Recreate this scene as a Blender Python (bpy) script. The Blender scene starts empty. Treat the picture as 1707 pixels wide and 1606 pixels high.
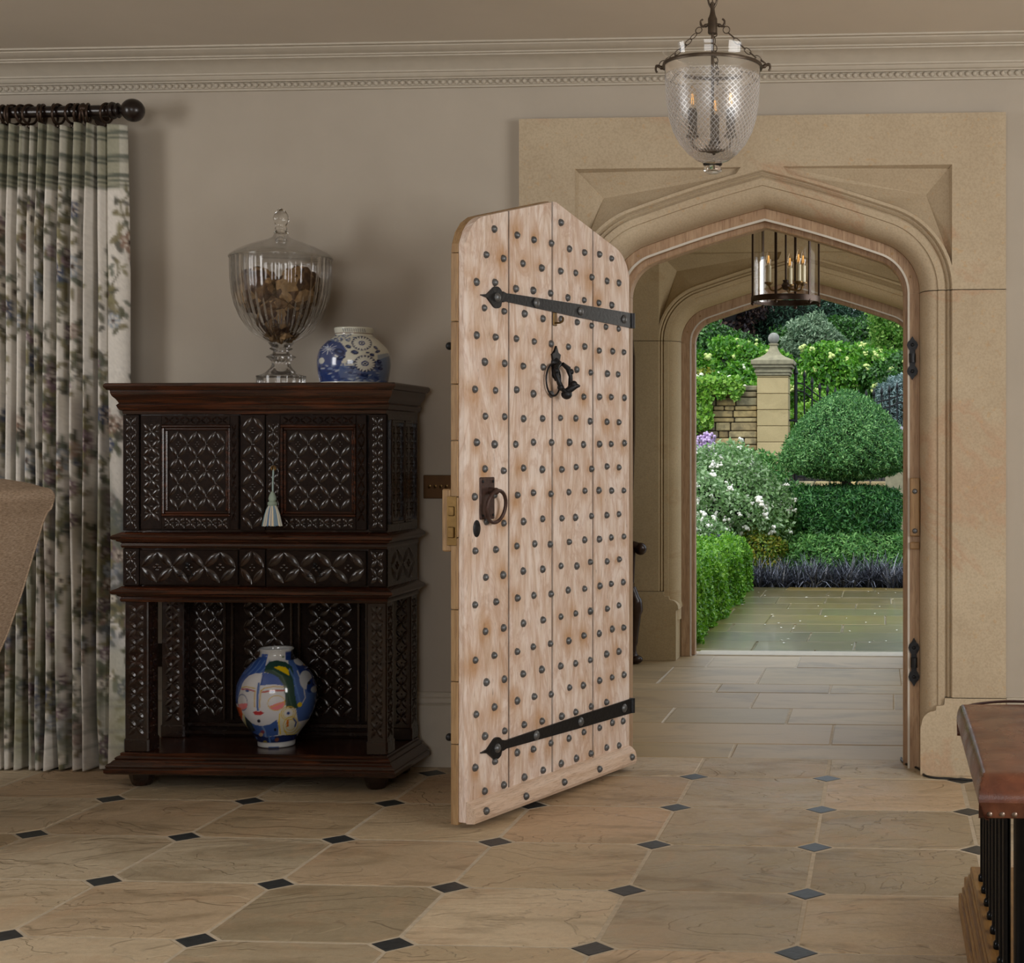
import bpy, math, random
import numpy as np
from mathutils import Vector, Matrix
from mathutils.geometry import tessellate_polygon

R = random.Random(7)
SC = bpy.context.scene
COL = SC.collection
PI = math.pi

# ------------------------------------------------------------ camera
cam_d = bpy.data.cameras.new('camera')
cam = bpy.data.objects.new('camera', cam_d)
COL.objects.link(cam)
cam.location = (0, 0, 1.2)
cam.rotation_euler = (PI / 2, 0, 0.065)
cam_d.sensor_fit = 'HORIZONTAL'
cam_d.sensor_width = 36.0
cam_d.lens = 2552.0 / 1707.0 * 36.0
cam_d.shift_x = -(1308.2 - 853.5) / 1707.0
cam_d.shift_y = -(803.0 - 755.7) / 1707.0
cam_d.clip_end = 300
SC.camera = cam

# ------------------------------------------------------------ world, daylight, exposure
SC.view_settings.view_transform = 'Standard'
SC.view_settings.look = 'None'
SC.view_settings.exposure = 0.0
SC.view_settings.gamma = 1.0
SC.view_settings.use_curve_mapping = False
SC.cycles.use_denoising = True
SC.cycles.max_bounces = 10
SC.cycles.diffuse_bounces = 4
SC.cycles.transparent_max_bounces = 24
SC.cycles.caustics_reflective = False
SC.cycles.caustics_refractive = False
SC.cycles.sample_clamp_indirect = 6.0
SC.cycles.sample_clamp_direct = 0

w = bpy.data.worlds.new('overcast sky')
SC.world = w
w.use_nodes = True
_bg = w.node_tree.nodes['Background']
_bg.inputs['Color'].default_value = (0.80, 0.89, 1.0, 1)
_bg.inputs['Strength'].default_value = 1.75


def area(name, loc, target, sx, sy, power, color):
    d = bpy.data.lights.new(name, 'AREA')
    d.shape = 'RECTANGLE'
    d.size, d.size_y = sx, sy
    d.energy = power
    d.color = color
    o = bpy.data.objects.new(name, d)
    COL.objects.link(o)
    o.location = loc
    o.rotation_euler = (Vector(target) - Vector(loc)).to_track_quat('-Z', 'Y').to_euler()
    return o


# daylight entering by the room's windows (right wall, left wall); porch and rear fills are added
area('window_daylight_right', (3.15, 1.9, 1.75), (-1.0, 4.6, 1.0), 2.2, 1.6, 108, (1.0, 0.97, 0.93))
area('window_daylight_left', (-5.0, 2.2, 1.9), (-1.2, 5.6, 1.2), 1.0, 1.4, 39, (1.0, 0.97, 0.94))
area('porch_fill', (.55, 7.5, 1.7), (-1.6, 7.6, 1.2), 1.0, 1.2, 14, (1.0, .97, .92))  # fill added to brighten the porch; its source is unseen
area('rear_fill', (-0.8, -2.4, 1.8), (-0.8, 5.0, 1.3), 2.2, 1.5, 52, (1.0, 0.96, 0.92))  # fill light added from behind the camera
_sd = bpy.data.lights.new('cloud_veiled_sun', 'SUN')
_sd.energy = 1.7
_sd.angle = 0.5
_sd.color = (1.0, 0.95, 0.86)
_so = bpy.data.objects.new('cloud_veiled_sun', _sd)
COL.objects.link(_so)
_so.location = (-6, 4, 12)
_so.rotation_euler = (Vector((0.55, 0.62, -1.0))).to_track_quat('-Z', 'Y').to_euler()


# ------------------------------------------------------------ helpers
def lin(h, a=1.0):
    h = h.lstrip('#')
    o = []
    for i in (0, 2, 4):
        c = int(h[i:i + 2], 16) / 255
        o.append(c / 12.92 if c <= .04045 else ((c + .055) / 1.055) ** 2.4)
    return (*o, a)


ORG = {}


class MB:
    """collects faces for ONE mesh"""

    def __init__(s):
        s.v, s.f = [], []

    def add(s, vs, fs, M=None):
        b = len(s.v)
        if M is not None:
            vs = [tuple(M @ Vector(p)) for p in vs]
        s.v += [tuple(p) for p in vs]
        s.f += [[i + b for i in f] for f in fs]
        return s

    def box(s, x0, x1, y0, y1, z0, z1, b=0.0, M=None):
        if b <= 0:
            vs = [(x, y, z) for z in (z0, z1) for y in (y0, y1) for x in (x0, x1)]
            return s.add(vs, [(0, 2, 3, 1), (4, 5, 7, 6), (0, 1, 5, 4), (2, 6, 7, 3), (0, 4, 6, 2), (1, 3, 7, 5)], M)
        b = min(b, (x1 - x0) * .49, (y1 - y0) * .49, (z1 - z0) * .49)
        X, Y, Z = (x0, x1), (y0, y1), (z0, z1)
        vs, ix = [], {}
        for i in (0, 1):
            for j in (0, 1):
                for k in (0, 1):
                    sx, sy, sz = (b if i == 0 else -b), (b if j == 0 else -b), (b if k == 0 else -b)
                    for a in range(3):
                        ix[i, j, k, a] = len(vs)
                        vs.append((X[i] + (0 if a == 0 else sx), Y[j] + (0 if a == 1 else sy), Z[k] + (0 if a == 2 else sz)))
        fs = []
        q = [(0, 0), (1, 0), (1, 1), (0, 1)]
        for i in (0, 1):
            fs.append([ix[i, j, k, 0] for j, k in (q if i else q[::-1])])
            fs.append([ix[j, i, k, 1] for j, k in (q[::-1] if i else q)])
            fs.append([ix[j, k, i, 2] for j, k in (q if i else q[::-1])])
        for j in (0, 1):
            for k in (0, 1):
                fl = (j + k) % 2 == 0
                e = [ix[0, j, k, 1], ix[1, j, k, 1], ix[1, j, k, 2], ix[0, j, k, 2]]
                fs.append(e if fl else e[::-1])
                e = [ix[j, 0, k, 0], ix[j, 1, k, 0], ix[j, 1, k, 2], ix[j, 0, k, 2]]
                fs.append(e[::-1] if fl else e)
                e = [ix[j, k, 0, 0], ix[j, k, 1, 0], ix[j, k, 1, 1], ix[j, k, 0, 1]]
                fs.append(e if fl else e[::-1])
        for i in (0, 1):
            for j in (0, 1):
                for k in (0, 1):
                    t = [ix[i, j, k, 0], ix[i, j, k, 1], ix[i, j, k, 2]]
                    fs.append(t if (i + j + k) % 2 else t[::-1])
        return s.add(vs, fs, M)

    def lathe(s, prof, n=32, c=(0, 0, 0), M=None, a0=0.0):
        vs, fs = [], []
        for r, z in prof:
            for k in range(n):
                t = a0 + 2 * PI * k / n
                vs.append((c[0] + r * math.cos(t), c[1] + r * math.sin(t), c[2] + z))
        for i in range(len(prof) - 1):
            for k in range(n):
                a, b2 = i * n + k, i * n + (k + 1) % n
                fs.append((a, b2, b2 + n, a + n))
        if prof[0][0] > 1e-6:
            fs.append(tuple(range(n - 1, -1, -1)))
        if prof[-1][0] > 1e-6:
            m = (len(prof) - 1) * n
            fs.append(tuple(range(m, m + n)))
        return s.add(vs, fs, M)

    def shell(s, prof, n=48, c=(0, 0, 0)):
        """open lathe without caps"""
        vs, fs = [], []
        for r, z in prof:
            for k in range(n):
                t = 2 * PI * k / n
                vs.append((c[0] + r * math.cos(t), c[1] + r * math.sin(t), c[2] + z))
        for i in range(len(prof) - 1):
            for k in range(n):
                a, b2 = i * n + k, i * n + (k + 1) % n
                fs.append((a, b2, b2 + n, a + n))
        return s.add(vs, fs)

    def tube(s, pts, r, n=8, closed=False, caps=True):
        pts = [Vector(p) for p in pts]
        m = len(pts)
        rr = r if isinstance(r, (list, tuple)) else [r] * m
        vs, fs = [], []
        up = None
        for i, p in enumerate(pts):
            if closed:
                t = pts[(i + 1) % m] - pts[i - 1]
            else:
                t = pts[min(i + 1, m - 1)] - pts[max(i - 1, 0)]
            t.normalize()
            if up is None:
                up = Vector((0, 0, 1)) if abs(t.z) < .9 else Vector((1, 0, 0))
            a = t.cross(up)
            a.normalize()
            b2 = a.cross(t)
            b2.normalize()
            up = b2
            for k in range(n):
                q = 2 * PI * k / n
                vs.append(tuple(p + (a * math.cos(q) + b2 * math.sin(q)) * rr[i]))
        for i in range(m if closed else m - 1):
            for k in range(n):
                a, b2 = i * n + k, i * n + (k + 1) % n
                c, d = ((i + 1) % m) * n + k, ((i + 1) % m) * n + (k + 1) % n
                fs.append((a, c, d, b2))
        if caps and not closed:
            fs.append(tuple(range(n)))
            fs.append(tuple(range(m * n - 1, (m - 1) * n - 1, -1)))
        return s.add(vs, fs)

    def prism(s, poly, axis, d0, d1, M=None):
        """poly: 2D points; axis 'y' -> (x,z), 'z' -> (x,y), 'x' -> (y,z)"""
        def p3(p, d):
            return (p[0], d, p[1]) if axis == 'y' else (p[0], p[1], d) if axis == 'z' else (d, p[0], p[1])
        n = len(poly)
        vs = [p3(p, d0) for p in poly] + [p3(p, d1) for p in poly]
        tri = tessellate_polygon([[Vector((p[0], p[1], 0)) for p in poly]])
        fs = [tuple(t) for t in tri] + [tuple(i + n for i in t[::-1]) for t in tri]
        fs += [(i, (i + 1) % n, (i + 1) % n + n, i + n) for i in range(n)]
        return s.add(vs, fs, M)

    def ball(s, c, r, n=16, m=10, sc=(1, 1, 1)):
        prof = [(max(0, math.sin(PI * i / m)) * r, -math.cos(PI * i / m) * r) for i in range(m + 1)]
        prof[0] = (0.0, -r)
        prof[-1] = (0.0, r)
        M = Matrix.Translation(Vector(c)) @ Matrix.Diagonal((*sc, 1))
        return s.lathe(prof, n, (0, 0, 0), M)

    def grid(s, fn, nu, nv, closed_u=False):
        vs = [fn(i / (nu if closed_u else nu - 1), j / (nv - 1)) for j in range(nv) for i in range(nu)]
        fs = []
        for j in range(nv - 1):
            for i in range(nu if closed_u else nu - 1):
                a, b2 = j * nu + i, j * nu + (i + 1) % nu
                fs.append((a, b2, b2 + nu, a + nu))
        return s.add(vs, fs)

    def mesh(s, name, m, org, smooth):
        me = bpy.data.meshes.new(name)
        ox, oy, oz = org
        me.from_pydata([(x - ox, y - oy, z - oz) for x, y, z in s.v], [], s.f)
        if m:
            me.materials.append(m)
        if smooth is not None:
            me.shade_smooth()
            if smooth < 179:
                me.set_sharp_from_angle(angle=math.radians(smooth))
        me.update()
        return me


def recalc(me):
    import bmesh
    bm = bmesh.new()
    bm.from_mesh(me)
    bmesh.ops.recalc_face_normals(bm, faces=bm.faces)
    bm.to_mesh(me)
    bm.free()


def tag(o, label=None, cat=None, group=None, kind=None):
    if label:
        o['label'] = label
    if cat:
        o['category'] = cat
    if group:
        o['group'] = group
    if kind:
        o['kind'] = kind
    return o


def empty(name, label, cat, loc, rotz=0.0, group=None, kind=None):
    o = bpy.data.objects.new(name, None)
    o.empty_display_size = .05
    COL.objects.link(o)
    o.location = loc
    o.rotation_euler = (0, 0, rotz)
    ORG[o.name] = Vector(loc)
    return tag(o, label, cat, group, kind)


def build(mb, name, m, parent=None, org=None, smooth=35, local=False, label=None, cat=None, group=None, kind=None, fix=True):
    """one mesh object; vertices are given in world space unless local=True"""
    if parent is not None:
        og = Vector((0, 0, 0)) if local else ORG[parent.name]
    else:
        og = Vector(org or (0, 0, 0))
    me = mb.mesh(name, m, og, smooth)
    if fix:
        recalc(me)
    o = bpy.data.objects.new(name, me)
    COL.objects.link(o)
    if parent is not None:
        o.parent = parent
        ORG[o.name] = ORG[parent.name]
    else:
        o.location = og
        ORG[o.name] = og
    return tag(o, label, cat, group, kind)


def inst(me, name, parent, loc, rot=(0, 0, 0), scale=(1, 1, 1), label=None):
    """a part that shares mesh data; loc is local to the parent"""
    o = bpy.data.objects.new(name, me)
    COL.objects.link(o)
    o.parent = parent
    o.location = loc
    o.rotation_euler = rot
    o.scale = scale
    ORG[o.name] = ORG[parent.name]
    if label:
        o['label'] = label
    return o


def copy_tree(o, parent=None):
    c = o.copy()
    COL.objects.link(c)
    c.parent = parent
    ORG[c.name] = ORG[o.name]
    for ch in list(o.children):
        copy_tree(ch, c)
    return c


# ------------------------------------------------------------ materials
SOCK = bpy.types.NodeSocket


class K:
    def __init__(s, name):
        s.m = bpy.data.materials.new(name)
        s.m.use_nodes = True
        s.nt = s.m.node_tree
        s.nt.nodes.clear()

    def add(s, typ, ins=None, **props):
        n = s.nt.nodes.new(typ)
        for k, v in props.items():
            setattr(n, k, v)
        for k, v in (ins or {}).items():
            if isinstance(v, SOCK):
                s.nt.links.new(v, n.inputs[k])
            else:
                n.inputs[k].default_value = v
        return n

    def obj(s):
        return s.add('ShaderNodeTexCoord').outputs['Object']

    def uv(s):
        return s.add('ShaderNodeTexCoord').outputs['UV']

    def rnd(s):
        return s.add('ShaderNodeObjectInfo').outputs['Random']

    def objr(s):
        """object coordinates shifted by a per-object random amount"""
        r = s.math('MULTIPLY', s.rnd(), 37.0)
        n = s.add('ShaderNodeVectorMath', {0: s.obj(), 1: r}, operation='ADD')
        return n.outputs[0]

    def map(s, v, scale=(1, 1, 1), loc=(0, 0, 0), rot=(0, 0, 0)):
        return s.add('ShaderNodeMapping', {'Vector': v, 'Scale': scale, 'Location': loc, 'Rotation': rot}).outputs[0]

    def noise(s, v, scale, detail=4, rough=.55, dist=0.0):
        return s.add('ShaderNodeTexNoise', {'Vector': v, 'Scale': scale, 'Detail': detail, 'Roughness': rough, 'Distortion': dist}).outputs[0]

    def vor(s, v, scale, feature='F1', out='Distance'):
        return s.add('ShaderNodeTexVoronoi', {'Vector': v, 'Scale': scale}, feature=feature).outputs[out]

    def ramp(s, f, stops):
        n = s.add('ShaderNodeValToRGB', {'Fac': f})
        e = n.color_ramp.elements
        while len(e) < len(stops):
            e.new(.5)
        for i, (p, c) in enumerate(stops):
            e[i].position = p
            e[i].color = lin(c) if isinstance(c, str) else (c if len(c) == 4 else (*c, 1)) if isinstance(c, tuple) else (c, c, c, 1)
        return n.outputs[0]

    def mix(s, f, a, b, mode='MIX'):
        n = s.add('ShaderNodeMix', data_type='RGBA', blend_type=mode)
        for i, v in ((0, f), (6, a), (7, b)):
            if isinstance(v, str):
                v = lin(v)
            if isinstance(v, SOCK):
                s.nt.links.new(v, n.inputs[i])
            else:
                n.inputs[i].default_value = v
        return n.outputs[2]

    def math(s, op, a, b=0.0):
        return s.add('ShaderNodeMath', {0: a, 1: b}, operation=op).outputs[0]

    def attr(s, name, out='Fac'):
        return s.add('ShaderNodeAttribute', attribute_name=name).outputs[out]

    def bump(s, h, strength=.3, dist=.01, normal=None):
        d = {'Height': h, 'Strength': strength, 'Distance': dist}
        if normal is not None:
            d['Normal'] = normal
        return s.add('ShaderNodeBump', d).outputs[0]

    def out(s, sh):
        s.add('ShaderNodeOutputMaterial', {'Surface': sh})
        return s.m

    def bsdf(s, color, rough=.5, normal=None, metal=0.0, **ex):
        if isinstance(color, str):
            color = lin(color)
        d = {'Base Color': color, 'Roughness': rough, 'Metallic': metal}
        if normal is not None:
            d['Normal'] = normal
        d.update(ex)
        return s.add('ShaderNodeBsdfPrincipled', d).outputs[0]


def plain(name, color, rough=.5, metal=0.0, var=.12, scale=30, bump=.1, **ex):
    """one colour with slight tonal variation and fine relief"""
    k = K(name)
    c = lin(color)
    n = k.noise(k.objr(), scale, 4)
    col = k.ramp(n, [(.3, tuple(x * (1 - var) for x in c[:3])), (.7, tuple(min(1, x * (1 + var)) for x in c[:3]))])
    return k.out(k.bsdf(col, rough, k.bump(n, bump, .004), metal, **ex))


def m_plaster():
    k = K('painted plaster')
    v = k.obj()
    n = k.noise(v, 3, 5)
    col = k.ramp(n, [(.3, '#aba193'), (.7, '#b3a99b')])
    return k.out(k.bsdf(col, .75, k.bump(k.noise(v, 180, 3), .08, .002)))


def m_sandstone(name, c0, c1, vein, vs=1.0, warm='#c09a6a'):
    k = K(name)
    v = k.objr()
    big = k.noise(v, 1.6 * vs, 5, .6, .8)
    fine = k.noise(v, 140, 3)
    col = k.ramp(big, [(.3, c0), (.7, c1)])
    band = k.noise(k.map(v, (1.0, 1.0, 1.7), rot=(0, .6, 0)), .9, 6, .6, 1.1)
    vv = k.ramp(band, [(.56, 0.0), (.60, 1.0), (.615, .15), (.64, .5), (.66, 0.0)])
    vv = k.math('MULTIPLY', vv, .40)
    col = k.mix(vv, col, vein)
    spk = k.ramp(k.noise(v, 45, 2), [(.28, 1.0), (.36, 0.0)])
    col = k.mix(k.math('MULTIPLY', spk, .35), col, warm)
    col = k.mix(k.ramp(fine, [(.3, .22), (.6, 0.0)]), col, '#6e5c42')
    h = k.math('ADD', k.math('MULTIPLY', fine, .6), k.noise(v, 30, 3))
    return k.out(k.bsdf(col, .8, k.bump(h, .22, .004)))


def m_tile():
    k = K('riven sandstone flag')
    v = k.objr()
    r = k.rnd()
    base = k.ramp(r, [(0.0, '#9c886a'), (.12, '#c8b394'), (.24, '#a89b83'), (.36, '#ceb596'), (.48, '#a3947a'), (.60, '#d6c3a6'), (.72, '#b3a68e'), (.86, '#c3a686'), (1.0, '#ab9a7c')])
    st = k.noise(k.map(v, (1.0, 2.6, 1), rot=(0, 0, .25)), 2.4, 9, .62, .8)
    col = k.mix(k.ramp(st, [(.36, .5), (.48, .05), (.6, 0.0)]), base, '#7f6c50')
    col = k.mix(k.ramp(k.noise(v, 46, 4, .7), [(.3, .2), (.6, 0.0)]), col, '#7a6b53')
    col = k.mix(k.ramp(k.noise(v, 3.1, 5, .6, 2.0), [(.52, 0.0), (.7, .35)]), col, '#bd9b7a')
    col = k.mix(k.ramp(k.noise(v, 2.2, 4), [(.55, 0.0), (.75, .25)]), col, '#938f78')
    rid = k.noise(k.map(v, (1, 1.7, 1), rot=(0, 0, .5)), 1.7, 5, .5, 1.0)
    stepm = k.ramp(rid, [(.40, 0.0), (.408, .35), (.5, .4), (.508, .75), (.60, .8), (.606, 1.0)])
    brk = k.ramp(k.noise(v, 5, 3), [(.42, 0.0), (.55, 1.0)])
    ln = k.ramp(rid, [(.394, 0.0), (.401, 1.0), (.408, 0.0), (.494, 0.0), (.501, 1.0), (.508, 0.0), (.594, 0.0), (.60, 1.0), (.606, 0.0)])
    col = k.mix(k.math('MULTIPLY', k.math('MULTIPLY', ln, brk), .32), col, '#54442f')
    edge = k.math('MULTIPLY', k.noise(v, 18, 7, .65), .5)
    nrm = k.bump(k.math('ADD', stepm, edge), 1.0, .010)
    rg = k.ramp(k.noise(v, 7, 4), [(.3, .48), (.7, .66)])
    return k.out(k.bsdf(col, rg, nrm))


def m_slab(name, cs, rough, wet=0.0):
    k = K(name)
    v = k.objr()
    r = k.rnd()
    base = k.ramp(r, [(i / (len(cs) - 1), c) for i, c in enumerate(cs)])
    st = k.noise(k.map(v, (1.0, 2.2, 1)), 2.2, 8, .6, .7)
    col = k.mix(k.ramp(st, [(.34, .42), (.5, .05), (.6, 0.0)]), base, '#5f5644')
    col = k.mix(k.ramp(k.noise(v, 5, 5), [(.5, 0.0), (.75, .35)]), col, '#a99272')
    nrm = k.bump(k.noise(v, 9, 5, .6), .25 if not wet else .1, .005)
    return k.out(k.bsdf(col, rough, nrm, **({'Coat Weight': wet, 'Coat Roughness': .08} if wet else {})))


def m_wood(name, cs, grain=(14, 14, 1.2), rough=.55, bump=.25, streak='#6a4a30', fac=.5, **ex):
    k = K(name)
    v = k.objr()
    g = k.noise(k.map(v, grain), 3.0, 6, .62, .9)
    col = k.ramp(g, [(.25 + .5 * i / (len(cs) - 1), c) for i, c in enumerate(cs)])
    f = k.noise(k.map(v, tuple(x * 3 for x in grain)), 4.0, 4, .6)
    col = k.mix(k.ramp(f, [(.3, fac), (.5, 0.0)]), col, streak)
    return k.out(k.bsdf(col, rough, k.bump(k.math('ADD', g, f), bump, .003), **ex))


def m_doorplank():
    k = K('limed oak plank')
    v = k.objr()
    a = k.attr('stain')
    wv = k.noise(k.map(v, (9, 9, 1.6), rot=(0, .12, 0)), 2.2, 6, .62, 1.6)
    col = k.ramp(wv, [(.28, '#c8ae9a'), (.45, '#decabb'), (.6, '#eddfd6'), (.75, '#dcc5b4')])
    cath = k.noise(k.map(v, (3.0, 3.0, .9), rot=(0, .5, 0)), 2.6, 5, .6, 2.5)
    col = k.mix(k.ramp(cath, [(.42, 0.0), (.5, .4), (.56, 0.0)]), col, '#b88f76')
    f = k.noise(k.map(v, (60, 60, 5)), 3, 3, .6)
    col = k.mix(k.ramp(f, [(.28, .45), (.42, 0.0)]), col, '#8c6d52')
    blot = k.noise(v, 14, 4, .6)
    am = k.math('MULTIPLY', a, k.ramp(blot, [(.2, .35), (.6, 1.0)]))
    col = k.mix(am, col, '#b5834b')
    col = k.mix(k.attr('joint'), col, '#33261b')
    dk = k.ramp(k.noise(k.map(v, (20, 20, 4)), 5, 2), [(.24, .5), (.29, 0.0)])
    col = k.mix(dk, col, '#5c4636')
    return k.out(k.bsdf(col, .6, k.bump(k.math('ADD', wv, f), .22, .003)))


def m_carved():
    k = K('dark polished oak')
    v = k.objr()
    g = k.noise(k.map(v, (3, 20, 20)), 3, 5, .6, .6)
    col = k.ramp(g, [(.3, '#150c09'), (.55, '#21130d'), (.75, '#371f15')])
    f = k.noise(v, 130, 3)
    return k.out(k.bsdf(col, k.ramp(k.noise(v, 40, 3), [(.3, .16), (.7, .30)]), k.bump(k.math('ADD', g, f), .10, .002), IOR=1.6))


def m_moulded():
    k = K('worn reddish oak')
    v = k.objr()
    g = k.noise(k.map(v, (1.5, 24, 24)), 3, 6, .6, .5)
    col = k.ramp(g, [(.28, '#1a0f0a'), (.5, '#301a10'), (.72, '#552c17')])
    return k.out(k.bsdf(col, .22, k.bump(g, .15, .002)))


def m_vcol(name, rough=.5, bump=0.0, bscale=200, **ex):
    k = K(name)
    c = k.attr('paint', 'Color')
    nrm = k.bump(k.noise(k.obj(), bscale, 3), bump, .002) if bump else None
    return k.out(k.bsdf(c, rough, nrm, **ex))


def m_glass(name, tint=.97, edge=.35, fr=1.5, gl=.02, extra=None, bumpf=None, fk=1.0):
    """thin clear glass: mostly see-through, mirror-like towards grazing angles"""
    k = K(name)
    nrm = bumpf(k) if bumpf else None
    di = {'Blend': .25}
    if nrm is not None:
        di['Normal'] = nrm
    lw = k.add('ShaderNodeLayerWeight', di)
    tcol = k.ramp(lw.outputs['Facing'], [(.0, (tint, tint, tint)), (.80, (tint * .9 + edge * .1,) * 3), (.97, (edge,) * 3)])
    tr = k.add('ShaderNodeBsdfTransparent', {'Color': tcol}).outputs[0]
    gd = {'Color': (1, 1, 1, 1), 'Roughness': gl}
    fd = {'IOR': fr}
    if nrm is not None:
        gd['Normal'] = nrm
        fd['Normal'] = nrm
    g = k.add('ShaderNodeBsdfGlossy', gd).outputs[0]
    f = k.math('MULTIPLY', k.add('ShaderNodeFresnel', fd).outputs[0], fk)
    sh = k.add('ShaderNodeMixShader', {0: f, 1: tr, 2: g}).outputs[0]
    if extra:
        sh = extra(k, sh)
    return k.out(sh)


def m_leaf(name, cs, rough=.5, trans=.25, spread=1.0):
    k = K(name)
    a = k.attr('rnd')
    n = k.noise(k.obj(), 3.0, 3)
    f = k.math('ADD', k.math('MULTIPLY', a, .75 * spread), k.math('MULTIPLY', n, .35))
    col = k.ramp(f, [(.1 + .8 * i / (len(cs) - 1), c) for i, c in enumerate(cs)])
    b = k.bsdf(col, rough)
    t = k.add('ShaderNodeBsdfTranslucent', {'Color': col}).outputs[0]
    return k.out(k.add('ShaderNodeMixShader', {0: trans, 1: b, 2: t}).outputs[0])


PLASTER = m_plaster()
CEIL = plain('matt ceiling paint', '#d3cabd', .8, var=.03, scale=2, bump=.02)
TRIMP = plain('painted plaster moulding', '#b7ae9f', .6, var=.04, scale=20, bump=.04)
STONE = m_sandstone('dressed sandstone', '#ae9c82', '#c0b096', '#b5896a')
STONE_O = m_sandstone('porch sandstone', '#ad9a76', '#bda986', '#a68a62')
TILE = m_tile()
INSET = plain('dark slate inset', '#2f3335', .45, var=.3, scale=60, bump=.3)
GROUT = plain('pale lime grout', '#bdb09b', .9, var=.15, scale=40, bump=.4)
PORCHSLAB = m_slab('porch flagstone', ['#a08b68', '#b29a74', '#aa946a', '#b9a27c', '#a5906c', '#a0906f'], .5)
PATHSLAB = m_slab('wet garden flagstone', ['#776a3c', '#8b7842', '#75704a', '#927d44', '#665f3c', '#84713e'], .32, .55)
PGROUT = plain('dark path joint', '#7d7355', .8, var=.4, scale=9, bump=.4)
OAKF = m_wood('weathered oak frame', ['#94755a', '#aa8c6e', '#bca284'], streak='#6a4c35')
OAKP = m_doorplank()
OAKE = m_wood('oak door edge', ['#8a6a48', '#a08058', '#b0926c'], streak='#5f4328')
IRON = plain('black wrought iron', '#26272a', .45, .6, var=.25, scale=70, bump=.3)
STUDI = plain('pewter dark iron stud', '#66686a', .4, .55, var=.25, scale=90, bump=.3)
RUSTI = plain('brown rusted iron', '#4a3630', .5, .35, var=.25, scale=70, bump=.3)
BRASS = plain('aged brass', '#6f5630', .38, .8, var=.15, scale=60, bump=.1)
BRONZE = plain('dark bronze', '#3b2c22', .35, .6, var=.2, scale=60, bump=.1)
ANTIQ = plain('antique lantern bronze', '#4d4135', .4, .6, var=.25, scale=50, bump=.15)
CARVED = m_carved()
GROUND = plain('dark punched oak ground', '#1c110b', .6, var=.4, scale=60, bump=.8, **{'Specular IOR Level': .12})
MOULDED = m_moulded()
EBONY = plain('ebonised pole', '#1d1310', .28, var=.25, scale=30, bump=.05)
CRYS = K('solid crystal')
CRYS = CRYS.out(CRYS.add('ShaderNodeBsdfGlass', {'Color': (.96, .96, .95, 1), 'Roughness': 0.0, 'IOR': 1.48}).outputs[0])
BONE = plain('ivory candle sleeve', '#d9cfae', .5, var=.05)

# ============================================================ ROOM SHELL
WY, SY = 5.77, 5.72          # plaster wall face, stone surround face
CZ = 2.727                   # ceiling
XL, XR, YB = -5.2, 3.3, -2.6


def struct(name, label, cat, loc=(0, 0, 0)):
    return empty(name, label, cat, loc, kind='structure')


def wall_mesh(name, boxes, label, m=PLASTER):
    b = MB()
    for q in boxes:
        b.box(*q)
    return build(b, name, m, org=(boxes[0][0], boxes[0][2], 0), smooth=None, label=label, cat='wall', kind='structure')


wall_mesh('wall_back', [(XL, -1.30, WY, 6.02, 0, 2.9), (.38, XR, WY, 6.02, 0, 2.9), (-1.30, .38, WY, 6.02, 2.40, 2.9)],
          'putty painted plaster wall behind the carved cupboard and round the stone doorway')
wall_mesh('wall_right', [(XR, XR + .3, YB, .6, 0, 2.9), (XR, XR + .3, 3.2, 6.02, 0, 2.9), (XR, XR + .3, .6, 3.2, 0, .8), (XR, XR + .3, .6, 3.2, 2.5, 2.9)],
          'putty painted side wall with the wide window, to the right of the room')
wall_mesh('wall_left', [(XL - .3, XL, YB, 1.3, 0, 2.9), (XL - .3, XL, 3.1, 6.02, 0, 2.9), (XL - .3, XL, 1.3, 3.1, 0, .95), (XL - .3, XL, 1.3, 3.1, 2.6, 2.9)],
          'putty painted side wall with the narrower window, to the left of the room')
wall_mesh('wall_rear', [(XL, -2.2, YB - .3, YB, 0, 2.9), (.6, XR, YB - .3, YB, 0, 2.9), (-2.2, .6, YB - .3, YB, 0, .95), (-2.2, .6, YB - .3, YB, 2.6, 2.9)],
          'putty painted wall facing the doorway, with a window')
c_ = MB()
c_.box(XL, XR, YB, 6.02, CZ, CZ + .2)
build(c_, 'ceiling', CEIL, smooth=None, label='flat matt painted ceiling above the moulded cornice', cat='ceiling', kind='structure')


def window(name, x, y, z0, z1, half, axis, label):
    t = struct(name, label, 'window', (x, y, z0))
    fr = MB()
    def bar(u0, u1, a0, a1):
        if axis == 'x':
            fr.box(x - .03, x + .03, y + u0, y + u1, a0, a1, .006)
        else:
            fr.box(x + u0, x + u1, y - .03, y + .03, a0, a1, .006)
    bar(-half, -half + .06, z0, z1)
    bar(half - .06, half, z0, z1)
    bar(-half + .06, half - .06, z0, z0 + .06)
    bar(-half + .06, half - .06, z1 - .06, z1)
    for k in (-1, 0, 1):
        bar(k * half / 2 - .015, k * half / 2 + .015, z0 + .06, z1 - .06)
    build(fr, 'window_frame', TRIMP, t, smooth=None)


window('window_1', XR + .2, 1.9, .8, 2.5, 1.3, 'x', 'wide white framed window in the right side wall')
window('window_2', XL - .2, 2.2, .95, 2.6, .9, 'x', 'white framed window in the left side wall')
window('window_3', -.8, YB - .2, .95, 2.6, 1.4, 'y', 'white framed window in the wall facing the doorway')

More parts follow.
